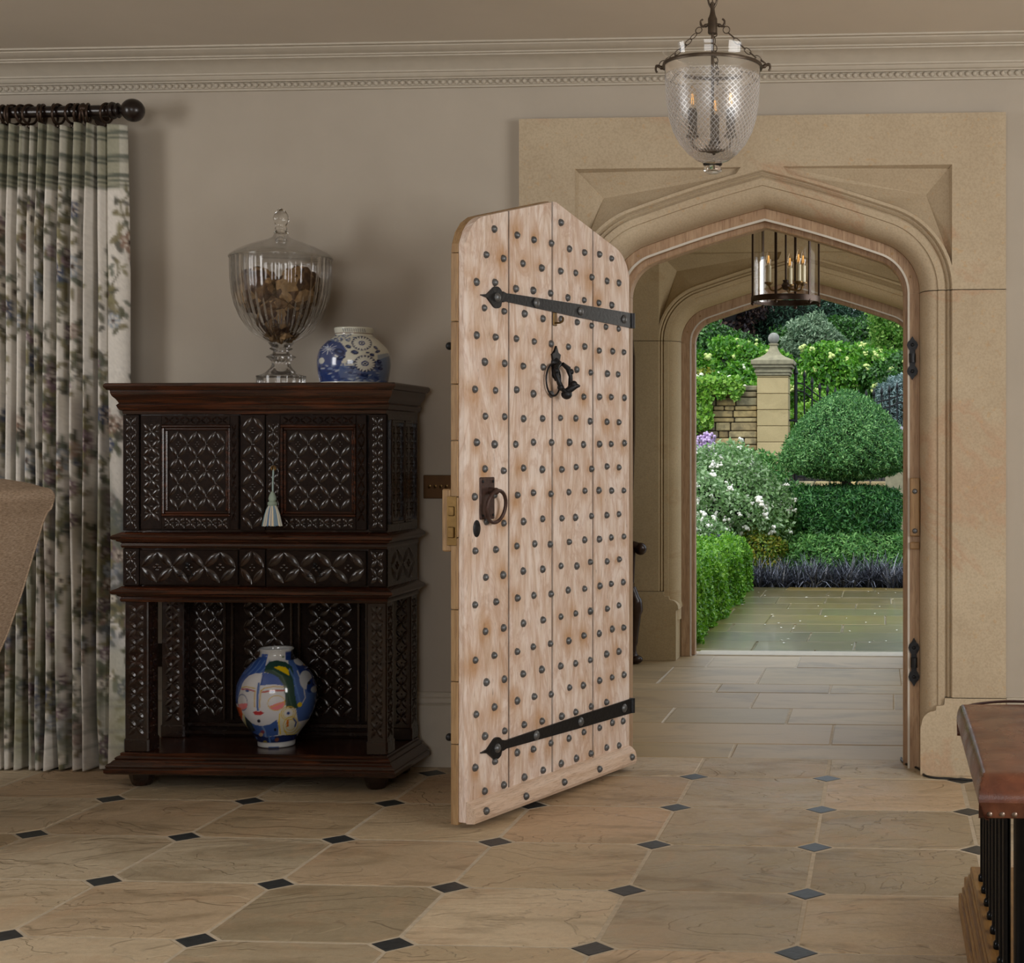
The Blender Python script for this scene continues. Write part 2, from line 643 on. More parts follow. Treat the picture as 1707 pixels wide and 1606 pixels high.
# ------------------------------------------------------------ cornice with bead row
corn = struct('trim_1', 'moulded plaster cornice with a row of beads along the wall top', 'cornice', (-2, WY, 2.6))
prof = [(-.01, 2.598), (.012, 2.599), (.013, 2.606), (.019, 2.607), (.019, 2.628), (.03, 2.629), (.031, 2.633), (.04, 2.636),
        (.047, 2.643), (.05, 2.649), (.058, 2.650), (.060, 2.656), (.068, 2.663), (.085, 2.676), (.108, 2.687), (.128, 2.691),
        (.129, 2.696), (.14, 2.697), (.142, 2.702), (.152, 2.704), (.168, 2.709), (.18, 2.716), (.182, 2.720), (.198, 2.721), (.2, CZ + .002)]
b = MB()
b.grid(lambda u, v: (XL + (XR - XL) * u, WY - prof[round(v * (len(prof) - 1))][0], prof[round(v * (len(prof) - 1))][1]), 2, len(prof))
build(b, 'cornice_moulding', TRIMP, corn, smooth=25, fix=False)
bd = MB().ball((0, 0, 0), .0098, 8, 6).mesh('bead', TRIMP, (0, 0, 0), 60)
x = -3.62
while x < .74:
    inst(bd, 'bead', corn, (x + 2, -.021, .0175))
    x += .0262

# ------------------------------------------------------------ skirting
def skirting(name, x0, x1, label):
    pf = [(.0, .285), (.008, .284), (.012, .278), (.012, .268), (.02, .262), (.021, .246), (.016, .238), (.022, .234), (.022, .0)]
    q = MB()
    q.grid(lambda u, v: (x0 + (x1 - x0) * u, WY - pf[round(v * (len(pf) - 1))][0], pf[round(v * (len(pf) - 1))][1]), 2, len(pf))
    build(q, name, TRIMP, org=(x0, WY, 0), smooth=25, fix=False, label=label, cat='skirting', kind='structure')


skirting('baseboard_left', XL, -1.385, 'painted skirting board behind the cupboard and curtain')
skirting('baseboard_right', .455, XR, 'short painted skirting board beyond the right stone jamb')

# ------------------------------------------------------------ stone arches
T17 = math.tan(math.radians(17))


def arch(a, r, zs, d):
    """right half of a four-centred arch, spring to apex, offset outwards by d"""
    A, q = a + d, r + d
    pts = []
    for i in range(15):
        t = math.radians(73) * i / 14
        pts.append((A - q + q * math.cos(t), zs + q * math.sin(t)))
    xe, ze = pts[-1]
    za = ze + xe * T17
    for s in (.1, .2, .33, .45, .57, .69, .80, .9, 1.0):
        bow = .006 * math.sin(PI * s)
        pts.append((xe * (1 - s), ze + (za - ze) * s + bow))
    return pts


def head(a, r, zs, d):
    p = arch(a, r, zs, d)
    return [(-x, z) for x, z in p] + p[-2::-1]          # left spring ... apex ... right spring


def sweep(mb, prof, paths, xc):
    """prof: list of (d, Y); paths(d) -> list of (x, z)"""
    rows = [[(xc + x, y, z) for x, z in paths(d)] for d, y in prof]
    n = len(rows[0])
    vs = [p for row in rows for p in row]
    fs = []
    for j in range(len(rows) - 1):
        for i in range(n - 1):
            fs.append((j * n + i, j * n + i + 1, (j + 1) * n + i + 1, (j + 1) * n + i))
    mb.add(vs, fs)


def stone_doorway(name, label, xc, a, r, zs, Y, th, xl, xr, ztop, zlab, m, jz=.289, tin=.062):
    """moulded surround whose front face lies at Y; th = depth towards the back"""
    t = struct(name, label, 'door surround', (xc, Y, 0))
    D = .18
    pr = [(.03, Y + th), (.03, Y + .26), (tin, Y + .26), (tin, Y + .125), (.064, Y + .115)]
    for i in range(9):                                   # deep hollow
        q = PI / 2 * i / 8
        pr.append((.064 + .062 * (1 - math.cos(q)) , Y + .115 - .09 * math.sin(q)))
    pr += [(.128, Y + .018), (.152, Y + .014), (.154, Y + .022), (.158, Y + .024), (.163, Y + .012), (.167, Y + .008),
           (.170, Y + .016), (.174, Y + .017), (.179, Y + .001), (D, Y)]
    g = .0015
    # head stone
    b = MB()
    sweep(b, pr, lambda d: head(a, r, zs + g, d), xc)
    A = a + D
    outer = [(xl - xc, zs + g), (xl - xc, ztop), (xr - xc, ztop), (xr - xc, zs + g)] + head(a, r, zs + g, D)[::-1]
    holes, pits = [], []
    for sgn in (1, -1):
        crv = [p for p in head(a, r, zs, D + .012) if p[0] > 0]
        crv = [p for p in crv if p[1] > zs + .10 and p[0] > .06 and p[1] < zlab - .006]
        ring = [(A - .001, zlab), (crv[0][0] - .018, zlab)] + crv + [(A - .001, crv[-1][1] - .03)]
        ring = [(sgn * px, pz) for px, pz in ring]
        holes.append(ring)
        # step into the recess, then dished facets
        cx = sum(p[0] for p in ring) / len(ring)
        P = (sgn * (A - .095), zlab - .098)
        n = len(ring)
        inn = []
        for i, p in enumerate(ring):
            dx, dz = P[0] - p[0], P[1] - p[1]
            k = .016 / max(.02, math.hypot(dx, dz))
            inn.append((p[0] + dx * k, p[1] + dz * k))
        vs = [(xc + p[0], Y, p[1]) for p in ring] + [(xc + p[0], Y + .022, p[1]) for p in inn] + [(xc + P[0], Y + .085, P[1])]
        fs = []
        for i in range(n):
            j = (i + 1) % n
            fs += [(i, j, n + j, n + i), (n + i, n + j, 2 * n)]
        b.add(vs, fs)
    tri = tessellate_polygon([[Vector((p[0], p[1], 0)) for p in lp] for lp in [outer] + holes])
    flat = [p for lp in [outer] + holes for p in lp]
    b.add([(xc + p[0], Y, p[1]) for p in flat], [tuple(q) for q in tri])
    # edges of the head stone
    for q in ([(xl, Y, ztop), (xr, Y, ztop), (xr, Y + th, ztop), (xl, Y + th, ztop)],
              [(xl, Y, zs), (xl, Y, ztop), (xl, Y + th, ztop), (xl, Y + th, zs)],
              [(xr, Y, zs), (xr, Y, ztop), (xr, Y + th, ztop), (xr, Y + th, zs)]):
        b.add(q, [(0, 1, 2, 3)])
    back = [(xl - xc, zs), (xl - xc, ztop), (xr - xc, ztop), (xr - xc, zs)] + head(a, r, zs, .03)[::-1]
    tri = tessellate_polygon([[Vector((p[0], p[1], 0)) for p in back]])
    b.add([(xc + p[0], Y + th, p[1]) for p in back], [tuple(q) for q in tri])
    build(b, 'stone_block', m, t, smooth=28, label='arched head stone with two sunk spandrels')
    # jamb stones and plinth stones
    for sgn in (-1, 1):
        xo = (xr - xc) if sgn > 0 else (xc - xl)
        do = xo - a
        pj = pr + [(do, Y), (do, Y + th), (.03, Y + th)]
        b = MB()
        rows = [[(xc + sgn * (a + d), y, z) for z in (jz - .17 if d < .15 else jz + g, zs - g)] for d, y in pj]
        vs = [p for rw in rows for p in rw]
        b.add(vs, [(2 * i, 2 * i + 1, 2 * i + 3, 2 * i + 2) for i in range(len(rows) - 1)])
        build(b, 'stone_block', m, t, smooth=28)
        b = MB()
        pl = [(do, 0), (do, jz - g), (.152, jz - g), (.150, jz - .024), (.146, jz - .028), (.122, jz - .030), (.119, jz - .046), (.112, jz - .050)]
        for i in range(1, 7):
            q = PI / 2 * i / 6
            pl.append((.112 - .046 * math.sin(q), jz - .050 - .05 * (1 - math.cos(q))))
        pl += [(.064, jz - .104), (tin, jz - .11), (tin, 0)]
        b.prism([(xc + sgn * (a + d), z) for d, z in pl], 'y', Y, Y + th)
        build(b, 'stone_block', m, t, smooth=None)
    return t


XC, AA, AR, ZS = -.458, .53, .14, 1.808
stone_doorway('trim_2', 'moulded sandstone door surround with sunk spandrels, facing the room', XC, AA, AR, ZS, SY, .40, -1.381, .45, 2.466, 2.274, STONE)
XO, AO, ZO = -.49, .633, 1.85
stone_doorway('trim_3', 'moulded sandstone surround of the outer doorway at the porch end', XO, AO, AR, ZO, 8.79, .40, -1.74, .60, 2.62, 2.36, STONE_O, jz=.40, tin=.08)


def timber_frame(name, label, xc, a, r, zs, Y, m, w=.064):
    t = struct(name, label, 'door frame', (xc, Y, 0))
    pr = [(w, Y + .16), (w, Y), (w - .004, Y - .004), (.024, Y - .004), (.021, Y), (.021, Y + .055), (.004, Y + .057), (0, Y + .061),
          (0, Y + .12), (.006, Y + .16), (w, Y + .16)]
    g = .0008
    H = {d: head(a, r, zs, d) for d, _ in pr}
    N = len(H[w])
    cuts = [0, 14, 21, N - 22, N - 15, N - 1]
    for i in range(5):
        b = MB()
        sweep(b, pr, lambda d: H[d][cuts[i]:cuts[i + 1] + 1], xc)
        build(b, 'frame_head', m, t, smooth=30)
    for sgn in (-1, 1):
        b = MB()
        rows = [[(xc + sgn * (a + d), y, z) for z in (0.0, zs - g)] for d, y in pr]
        b.add([p for rw in rows for p in rw], [(2 * i, 2 * i + 1, 2 * i + 3, 2 * i + 2) for i in range(len(rows) - 1)])
        build(b, 'frame_post', m, t, smooth=30)
    # pale draught seal round the rebate
    sp = [(.024, Y - .006), (.016, Y - .006), (.016, Y + .004), (.024, Y + .004)]
    sp.append(sp[0])
    b = MB()
    sweep(b, sp, lambda d: [(-(a + d), 0.0)] + head(a, r, zs, d) + [(a + d, 0.0)], xc)
    build(b, 'draught_seal', SEAL, t, smooth=None, label='thin pale draught seal')
    pg = MB().lathe([(.006, 0), (.006, .003), (0.0, .0035)], 10, M=Matrix.Rotation(PI / 2, 4, 'X')).mesh('dowel_peg', OAKE, (0, 0, 0), 30)
    hp = head(a, r, zs, w * .62)
    for i in (4, 11, 21, N - 22, N - 12, N - 5):
        x, z = hp[i]
        inst(pg, 'dowel_peg', t, (x, -.004, z))
    return t


SEAL = plain('pale grey seal', '#cfc8bd', .5, var=.04)
TF = timber_frame('trim_4', 'pale pegged oak door frame inside the room side arch, carrying the lock keeper', XC, AA, AR, ZS, 5.85, OAKF)
timber_frame('trim_5', 'darker oak door frame inside the outer porch arch', XO, AO, AR, ZO, 8.99, OAKF, w=.078)

# ironwork on the right post of the inner frame
def spade_plate(z0, z1, xc_, m=IRON):
    h = (z1 - z0) / 2
    zc = (z0 + z1) / 2
    out = []
    for s in (1, -1):
        for x, z in ((.011, .22), (.010, .34), (.017, .46), (.021, .6), (.017, .74), (.009, .82), (.005, .9), (0, 1.0)):
            out.append((x, z, s))
    right = [(x, zc + z * h) for x, z, s in out[:8]]
    left = [(-x, z) for x, z in right[-2::-1]]
    top = right + left                                     # clockwise from lower right to lower left, upper half
    bot = [(x, 2 * zc - z) for x, z in top]
    poly = top + bot[::-1]
    seen, pl = set(), []
    for p in poly:
        if (round(p[0], 5), round(p[1], 5)) not in seen:
            seen.add((round(p[0], 5), round(p[1], 5)))
            pl.append(p)
    q = MB()
    q.prism([(xc_ + x, z) for x, z in pl], 'y', 5.838, 5.846)
    q.tube([(xc_, 5.834, zc - h * .2), (xc_, 5.834, zc + h * .2)], .013, 10)
    for s in (-1, 1):
        q.ball((xc_, 5.838, zc + s * h * .6), .007, 8, 6)
    return q


build(spade_plate(1.478, 1.645, .106), 'keeper_plate', IRON, TF, smooth=30, label='upper black iron spade ended plate')
build(spade_plate(.312, .497, .112), 'keeper_plate', IRON, TF, smooth=30, label='lower black iron spade ended plate')
q = MB()
q.box(.096, .134, 5.822, 5.848, .885, 1.106, .004)
q.box(.096, .134, 5.828, 5.848, .835, .862, .004)
build(q, 'strike_block', OAKE, TF, smooth=30, label='pale oak lock keeper block')
q = MB()
for z in (.905, 1.055):
    q.ball((.115, 5.82, z), .010, 10, 6, (1, .6, 1))
build(q, 'keeper_bolt', STUDI, TF, smooth=60)

# ------------------------------------------------------------ porch shell
wall_mesh('wall_porch_left', [(-1.95, -1.75, 6.12, 8.79, 0, 2.75)], 'plain stone coloured side wall of the porch behind the hall chair', STONE_O)
wall_mesh('wall_porch_right', [(.60, .80, 6.12, 6.95, 0, 2.75), (.60, .80, 8.05, 8.79, 0, 2.75), (.60, .80, 6.95, 8.05, 0, 1.05), (.60, .80, 6.95, 8.05, 2.35, 2.75)], 'stone coloured side wall of the porch with an unseen opening added for light, on the right', STONE_O)  # opening made up to go with the added porch fill
wall_mesh('wall_outer', [(-4.5, -1.74, 8.79, 9.19, -.1, 3.2), (.60, 3.8, 8.79, 9.19, -.1, 3.2), (-1.74, .60, 8.79, 9.19, 2.62, 3.2)],
          'sandstone outside wall round the outer porch doorway', STONE_O)
b = MB()
b.box(-1.95, .80, 6.02, 8.79, 2.66, 2.8)
build(b, 'ceiling_porch', CEIL, smooth=None, label='flat painted porch ceiling above the glass cylinder lantern', cat='ceiling', kind='structure')

# ------------------------------------------------------------ room floor of clipped flags and slate insets
fl = struct('floor', 'room floor of clipped buff sandstone flags with small dark slate insets', 'floor', (-1.1995, 5.6476, 0))
b = MB()
b.box(XL, XR, YB, 6.02, -.06, -.0018)
build(b, 'grout_bed', GROUT, fl, smooth=None)
PT = .4938


def clip(poly, ymax):
    out = []
    n = len(poly)
    for i in range(n):
        p, q = poly[i], poly[(i + 1) % n]
        if p[1] <= ymax:
            out.append(p)
        if (p[1] <= ymax) != (q[1] <= ymax):
            t = (ymax - p[1]) / (q[1] - p[1])
            out.append((p[0] + (q[0] - p[0]) * t, ymax))
    return out


def slab_mesh(name, poly, m, z0=-.03, z1=0.0, bev=.004):
    """flat stone with a small worn arris"""
    n = len(poly)
    cx, cy = sum(p[0] for p in poly) / n, sum(p[1] for p in poly) / n
    def sh(p, k):
        d = math.hypot(p[0] - cx, p[1] - cy)
        return (cx + (p[0] - cx) * (1 - k / d), cy + (p[1] - cy) * (1 - k / d))
    vs = [(*p, z0) for p in poly] + [(*p, z1 - bev * .6) for p in poly] + [(*sh(p, bev * 1.6), z1) for p in poly]
    fs = []
    for i in range(n):
        j = (i + 1) % n
        fs += [(i, j, n + j, n + i), (n + i, n + j, 2 * n + j, 2 * n + i)]
    fs.append(tuple(range(2 * n, 3 * n)))
    mb = MB().add(vs, fs)
    return mb.mesh(name, m, (0, 0, 0), 20)


G_, CL = .0032, .0575
def octo(g=G_):
    a, c = PT / 2 - g, CL
    h = PT / 2
    return [(-a, -h + c + g), (-h + c + g, -a), (h - c - g, -a), (a, -h + c + g), (a, h - c - g), (h - c - g, a), (-h + c + g, a), (-a, h - c - g)]


tm = slab_mesh('flagstone', octo(), TILE)
dm = slab_mesh('slate_inset', [(-CL + .004, 0), (0, -CL + .004), (CL - .004, 0), (0, CL - .004)], INSET, bev=.002)
for j in range(-9, 1):
    for i in range(-6, 5):
        cx, cy = (i + .5) * PT, (j + .5) * PT
        rz = R.uniform(-.0015, .0015)
        if j < 0:
            inst(tm, 'flagstone', fl, (cx, cy, R.uniform(-.0015, .0005)), (0, 0, rz + PI * R.randint(0, 1)))
        else:
            ymax = (5.995 if 0 <= i <= 2 else 5.765) - 5.6476 - cy
            inst(slab_mesh('flagstone', clip(octo(), ymax), TILE), 'flagstone', fl, (cx, cy, R.uniform(-.0015, 0)))
        inst(dm, 'slate_inset', fl, (i * PT, j * PT, -.0005), (0, 0, R.uniform(-.02, .02)))

# ------------------------------------------------------------ porch floor
pf = struct('floor_porch', 'porch floor of long grey buff flagstones between the two arches', 'floor', (-.5, 7.4, 0))
b = MB()
b.box(-1.95, .8, 6.02, 9.24, -.06, -.003)
build(b, 'grout_bed', GROUT, pf, smooth=None)


def rows(parent, ys, joints, x0, x1, m, name, z=0.0, g=.004, org=(0, 0), bev=.004):
    for k in range(len(ys) - 1):
        e = [x0] + joints[k] + [x1]
        for i in range(len(e) - 1):
            a, c, y0, y1 = e[i] + g, e[i + 1] - g, ys[k] + g, ys[k + 1] - g
            j = lambda: R.uniform(-.004, .004)
            cx, cy = (a + c) / 2, (y0 + y1) / 2
            poly = [(a - cx + j(), y0 - cy), (c - cx + j(), y0 - cy), (c - cx + j(), y1 - cy), (a - cx + j(), y1 - cy)]
            inst(slab_mesh(name, poly, m, bev=bev), name, parent, (cx - org[0], cy - org[1], z + R.uniform(-.002, 0)))


rows(pf, [6.0, 6.30, 6.77, 7.18, 7.65, 7.93, 8.55, 9.03], [[-.61], [-1.15, -.22], [-.985, -.437], [-1.3, -.63, .048], [-.85, -.276], [-1.18, -.665, .093], [-1.0, -.494]],
     -1.74, .59, PORCHSLAB, 'flagstone', org=(-.5, 7.4))
b = MB()
b.box(-1.115, .135, 9.035, 9.24, -.05, .004, .006)
build(b, 'threshold_stone', plain('pale threshold stone', '#b7aa92', .5, var=.1, scale=20, bump=.2), pf, smooth=30, label='pale worn threshold stone')

# ============================================================ STUDDED DOOR LEAF
DW, DT = 1.06, .055
door = empty('door_1', 'open pale oak plank door studded with iron nails and strap hinges', 'door', (-.969, 5.79, 0), math.atan2(-.94029, -.34038), kind='structure')
TS = .262
_th = math.atan(TS)
_a, _r, _zs = DW / 2, .14, 1.834
_xe, _ze = (_a - _r) + _r * math.sin(_th), _zs + _r * math.cos(_th)


def leaf_top(s, a=_a):
    x = abs(s - DW / 2)
    if x <= _xe:
        return _ze + (_xe - x) * TS
    q = min(1.0, max(0.0, (x - (a - _r)) / _r))
    return _zs + _r * math.sqrt(max(0, 1 - q * q))


ODD = [.052, .142, .233, .34, .445, .563, .669, .774, .9, 1.008]
EVEN = [.092, .18, .292, .394, .496, .617, .731, .85, .955]
STR = [(1.711, 1), (.235, 1)]
studs = []
for k in range(11):
    for s in ODD:
        studs.append((s, .191 + .1738 * k))
for k in range(-1, 11):
    for s in EVEN:
        studs.append((s, .191 + .0869 + .1738 * k))
keep = []
for s, z in studs:
    s += R.uniform(-.006, .006)
    z += R.uniform(-.005, .005)
    if z > leaf_top(s) - .045 or (s < .05 and z > _zs) or (s > DW - .04 and z > _zs):
        continue
    skip = False
    for zc, _ in STR:
        hw = .034 - .014 * s
        if abs(z - zc) < hw + .008 and s < .86:
            skip = True
        if math.hypot(s - .897, z - zc) < .045:
            skip = True
    if .905 < s < .99 and .985 < z < 1.125:
        skip = True
    if abs(s - .53) < .05 and 1.42 < z < 1.54:
        skip = True
    if not skip:
        keep.append((s, z))
arr = np.array(keep)
wgt = np.array([R.choice([.15, .4, .7, 1.0]) for _ in keep])
rad = np.array([R.uniform(.022, .05) for _ in keep])
offs = np.array([(R.uniform(-.012, .012), R.uniform(-.022, .012)) for _ in keep])
edges = [0.0, .272, .547, .815, DW]
for i in range(4):
    s0, s1 = edges[i] + .0032, edges[i + 1] - .0032
    nu, nv = 16, 120
    ys = lambda u: -.007 if u in (0.0, 1.0) else 0.0
    us = [0.0, .012] + [(.012 + .976 * k / (nu - 3)) for k in range(1, nu - 3)] + [.988, 1.0]
    b = MB()
    vs = []
    for j in range(nv):
        for u in us:
            s = s0 + (s1 - s0) * u
            zt = leaf_top(min(max(s, .004), DW - .004))
            vs.append((s, ys(u), .022 + (zt - .022) * j / (nv - 1)))
    n = len(us)
    fs = [(j * n + k, j * n + k + 1, (j + 1) * n + k + 1, (j + 1) * n + k) for j in range(nv - 1) for k in range(n - 1)]
    nb = len(vs)
    ring = [k for k in range(n)] + [j * n + n - 1 for j in range(1, nv)] + [(nv - 1) * n + k for k in range(n - 2, -1, -1)] + [j * n for j in range(nv - 2, 0, -1)]
    vs += [(vs[k][0], -.028, vs[k][2]) for k in ring]
    m_ = len(ring)
    fs += [(ring[k], ring[(k + 1) % m_], nb + (k + 1) % m_, nb + k) for k in range(m_)]
    b.add(vs, fs)
    o = build(b, 'plank', OAKP, door, smooth=40, local=True)
    co = np.array(vs)[:, [0, 2]]
    st = np.zeros(len(co))
    for (p, w_, r_, of) in zip(arr, wgt, rad, offs):
        d2 = ((co - p - of) ** 2 * np.array([1.0, .8])).sum(1)
        st = np.maximum(st, w_ * np.exp(-d2 / (r_ * r_)))
    at = o.data.attributes.new('stain', 'FLOAT', 'POINT')
    at.data.foreach_set('value', st.astype(np.float32) * .85)
    jt = np.ones(len(vs), np.float32)
    jt[:n * nv] = np.tile(np.array([1.0] + [0.0] * (n - 2) + [1.0], np.float32), nv)
    sv = np.array(vs)[:, 0]
    jt[(sv < .03) | (sv > DW - .03)] = 0.0
    jt[n * nv:][np.abs(np.array(vs)[n * nv:, 2] - .022) < .004] = 0.0
    jt[n * nv:][np.array(vs)[n * nv:, 2] > 1.8] = 0.0
    o.data.attributes.new('joint', 'FLOAT', 'POINT').data.foreach_set('value', jt * .9)
# ledge boards of the inner skin, their ends showing along the latch edge
zb = [.012, .27, .47, .70, .93, 1.06, 1.24, 1.42, 1.62, 1.84]
for i in range(len(zb) - 1):
    b = MB()
    b.box(.002, DW + .003, -DT, -.029, zb[i] + .001, zb[i + 1] - .001, .002)
    build(b, 'ledge_board', OAKE, door, smooth=None, local=True)
b = MB()
pts = [(.004, 1.841)] + [(s, leaf_top(s) + .002) for s in [.004, .02, .05, .09, .14, .2, .35, .53, .71, .86, .92, .97, 1.01, 1.04, 1.056]] + [(1.06, 1.841)]
b.prism(pts, 'y', -DT, -.029)
build(b, 'ledge_board', OAKE, door, smooth=None, local=True)
sm = MB().lathe([(.0128, 0), (.0128, .003), (.0115, .0075), (.007, .012), (.0, .0135)], 9).mesh('iron_stud', STUDI, (0, 0, 0), 50)
for s, z in keep:
    inst(sm, 'iron_stud', door, (s, -.0005, z), (-PI / 2, R.uniform(0, 3), 0), (R.uniform(.9, 1.1),) * 2 + (R.uniform(.85, 1.1),))
# weather bar along the foot
b = MB()
b.prism([(0, .018), (.030, .020), (.036, .032), (.036, .05), (.030, .068), (.016, .082), (0, .088)], 'x', .012, DW - .004)
wb = build(b, 'weather_bar', m_wood('limed weather bar', ['#c4a78d', '#d6bda8', '#dfcab8'], grain=(2, 20, 20), streak='#8c6d52'), door, smooth=25, local=True)
for s in (.05, .29, .53, .77, 1.0):
    inst(sm, 'iron_stud', wb, (s, .035, .052), (-PI / 2, 0, 0))
# strap hinges
for z0, z1, zh, hw in ((1.7055, 1.716, 1.711, .0285), (.2355, .235, .232, .0275)):
    up = [(-.004, z0 + hw), (.40, (z0 + z1) / 2 + hw * .82), (.815, z1 + .0145), (.838, z1 + .0135), (.858, z1 + .018)]
    hd = []
    for i in range(11):
        q = math.radians(28 + 105 * i / 10)
        hd.append((.894 - .036 * math.cos(q), zh + .036 * math.sin(q)))
    tip = [(.932, zh + .017), (.948, zh + .006), (.982, zh + .001)]
    top_ = up + hd + tip
    bot_ = [(s, 2 * (z0 + (z1 - z0) * min(1, max(0, s / .82))) - z) if s < .87 else (s, 2 * zh - z) for s, z in top_]
    b = MB()
    b.prism(top_ + bot_[::-1], 'y', -.001, .007)
    st_ = build(b, 'strap_hinge', IRON, door, smooth=25, local=True)
    b = MB()
    for s in (.055, .37, .66):
        b.lathe([(.017, 0), (.016, .004), (.009, .009), (0, .010)], 10, M=Matrix.Translation((s, .006, z0 + (z1 - z0) * s / .82)) @ Matrix.Rotation(-PI / 2, 4, 'X'))
    b.lathe([(.016, 0), (.015, .005), (.008, .011), (0, .012)], 10, M=Matrix.Translation((.894, .006, zh)) @ Matrix.Rotation(-PI / 2, 4, 'X'))
    build(b, 'hinge_bolt', STUDI, st_, smooth=50, local=True)
    b = MB()
    b.tube([(-.010, .003, z0 - hw), (-.010, .003, z0 + hw)], .012, 10)
    build(b, 'hinge_knuckle', IRON, st_, smooth=40, local=True)
# ring handle
b = MB()
b.box(.905, .985, -.001, .006, .985, 1.122, .003)
hp_ = build(b, 'handle_plate', RUSTI, door, smooth=30, local=True, label='brown rusted iron backplate')
b = MB()
for s in (.916, .974):
    for z in (.998, 1.108):
        b.ball((s, .006, z), .005, 8, 5)
build(b, 'plate_nail', IRON, hp_, smooth=60, local=True)
b = MB()
b.tube([(.935, .004, 1.078), (.935, .030, 1.078)], [.012, .009], 10)
b.ball((.935, .03, 1.076), .012, 10, 7)
build(b, 'handle_boss', RUSTI, hp_, smooth=50, local=True)
b = MB()
b.tube([(.935 + .052 * math.sin(2 * PI * k / 28), .032 + .008 * math.cos(2 * PI * k / 28), 1.026 + .052 * math.cos(2 * PI * k / 28)) for k in range(28)], .0062, 8, closed=True)
build(b, 'ring_handle', RUSTI, door, smooth=60, local=True, label='brown iron ring pull')
b = MB()
b.lathe([(.024, 0), (.024, .003), (.019, .006), (0, .007)], 20, M=Matrix.Translation((1.0, -.001, .957)) @ Matrix.Rotation(-PI / 2, 4, 'X') @ Matrix.Diagonal((.8, 1.15, 1, 1)))
build(b, 'keyhole_cover', IRON, door, smooth=40, local=True)
# knocker: boss, stirrup with scrolls, thin ring behind
b = MB()
Rx = Matrix.Rotation(-PI / 2, 4, 'X')
b.lathe([(.026, 0), (.025, .006), (.016, .014), (.010, .024), (0, .027)], 16, M=Matrix.Translation((.532, -.001, 1.512)) @ Rx)
b.prism([(.512, 1.52), (.505, 1.545), (.520, 1.552), (.532, 1.575), (.544, 1.552), (.559, 1.545), (.552, 1.52)], 'y', -.001, .008)
b.prism([(.512, 1.50), (.515, 1.47), (.532, 1.452), (.549, 1.47), (.552, 1.50)], 'y', -.001, .007)
kn = build(b, 'knocker_plate', IRON, door, smooth=35, local=True)
b = MB()
for sg in (-1, 1):
    b.tube([(.532 + sg * .010, .026, 1.512), (.532 + sg * .038, .030, 1.498), (.532 + sg * .046, .036, 1.470), (.532 + sg * .036, .042, 1.440),
            (.532 + sg * .026, .046, 1.424), (.532 + sg * .010, .048, 1.412), (.532, .048, 1.410)], [.007, .010, .0075, .009, .007, .010, .011], 9)
    b.ball((.532 + sg * .048, .036, 1.486), .011, 8, 6)
    b.ball((.532 + sg * .032, .044, 1.428), .012, 8, 6)
b.ball((.532, .048, 1.405), .018, 10, 7, (1.1, 1.1, 1))
b.tube([(.532, .05, 1.415), (.524, .066, 1.428), (.515, .078, 1.436), (.508, .088, 1.434)], [.012, .012, .010, .003], 8)
b.ball((.52, .07, 1.44), .013, 8, 6)
build(b, 'knocker_stirrup', IRON, door, smooth=50, local=True)
b = MB()
b.tube([(.56 + .046 * math.sin(2 * PI * k / 24), .012, 1.455 + .056 * math.cos(2 * PI * k / 24)) for k in range(24)], .0035, 6, closed=True)
build(b, 'knocker_ring', IRON, door, smooth=60, local=True)
b = MB()
b.box(.522, .545, -.001, .004, 1.645, 1.692, .002)
b.tube([(.533, .004, 1.655), (.530, .02, 1.655), (.522, .026, 1.662), (.520, .026, 1.675)], .0035, 6)
build(b, 'door_hook', BRASS, door, smooth=40, local=True, label='small brass hook')
# rim lock on the room side, with brass forend
b = MB()
b.box(.90, DW + .004, -DT - .034, -DT - .0005, .885, 1.085, .004)
lk = build(b, 'rim_lock', OAKE, door, smooth=30, local=True, label='oak cased rim lock behind the latch edge')
b = MB()
b.box(DW + .0042, DW + .0072, -DT - .012, -.030, .905, 1.062, .001)
b.box(DW + .0072, DW + .014, -DT - .004, -.038, .93, .965, .002)
b.box(DW + .0072, DW + .012, -DT - .004, -.038, 1.0, 1.03, .002)
build(b, 'lock_forend', BRASS, lk, smooth=30, local=True, label='brass lock forend')
b = MB()
for z in (1.545, .285):
    b.tube([(DW - .03, -DT, z), (DW - .03, -DT - .022, z)], .007, 8)
    b.ball((DW - .03, -DT - .028, z), .013, 10, 7)
build(b, 'through_bolt', IRON, door, smooth=50, local=True)

# ============================================================ CARVED OAK CUPBOARD
cup = empty('court_cupboard', 'dark carved oak court cupboard on open stand with two doors and drawers', 'cupboard', (-2.25, 5.5, 0))
CX0, CX1, CY0, CY1 = -2.731, -1.766, 5.335, 5.70


def mould(name, pf, m=MOULDED, cap=False, x0=CX0, x1=CX1, y0=CY0, y1=CY1, parent=None):
    b = MB()
    rws = [[(x0 - p, y1, z), (x0 - p, y0 - p, z), (x1 + p, y0 - p, z), (x1 + p, y1, z)] for p, z in pf]
    b.add([q for r in rws for q in r], [(j * 4 + i, j * 4 + i + 1, j * 4 + i + 5, j * 4 + i + 4) for j in range(len(pf) - 1) for i in range(3)])
    e = len(pf) - 1
    b.add(rws[0] + rws[e], [(0, 3, 2, 1), (4, 5, 6, 7)])
    b.add([r[0] for r in rws], [tuple(range(len(pf)))])
    b.add([r[3] for r in rws], [tuple(range(len(pf)))])
    return build(b, name, m, parent or cup, smooth=30)


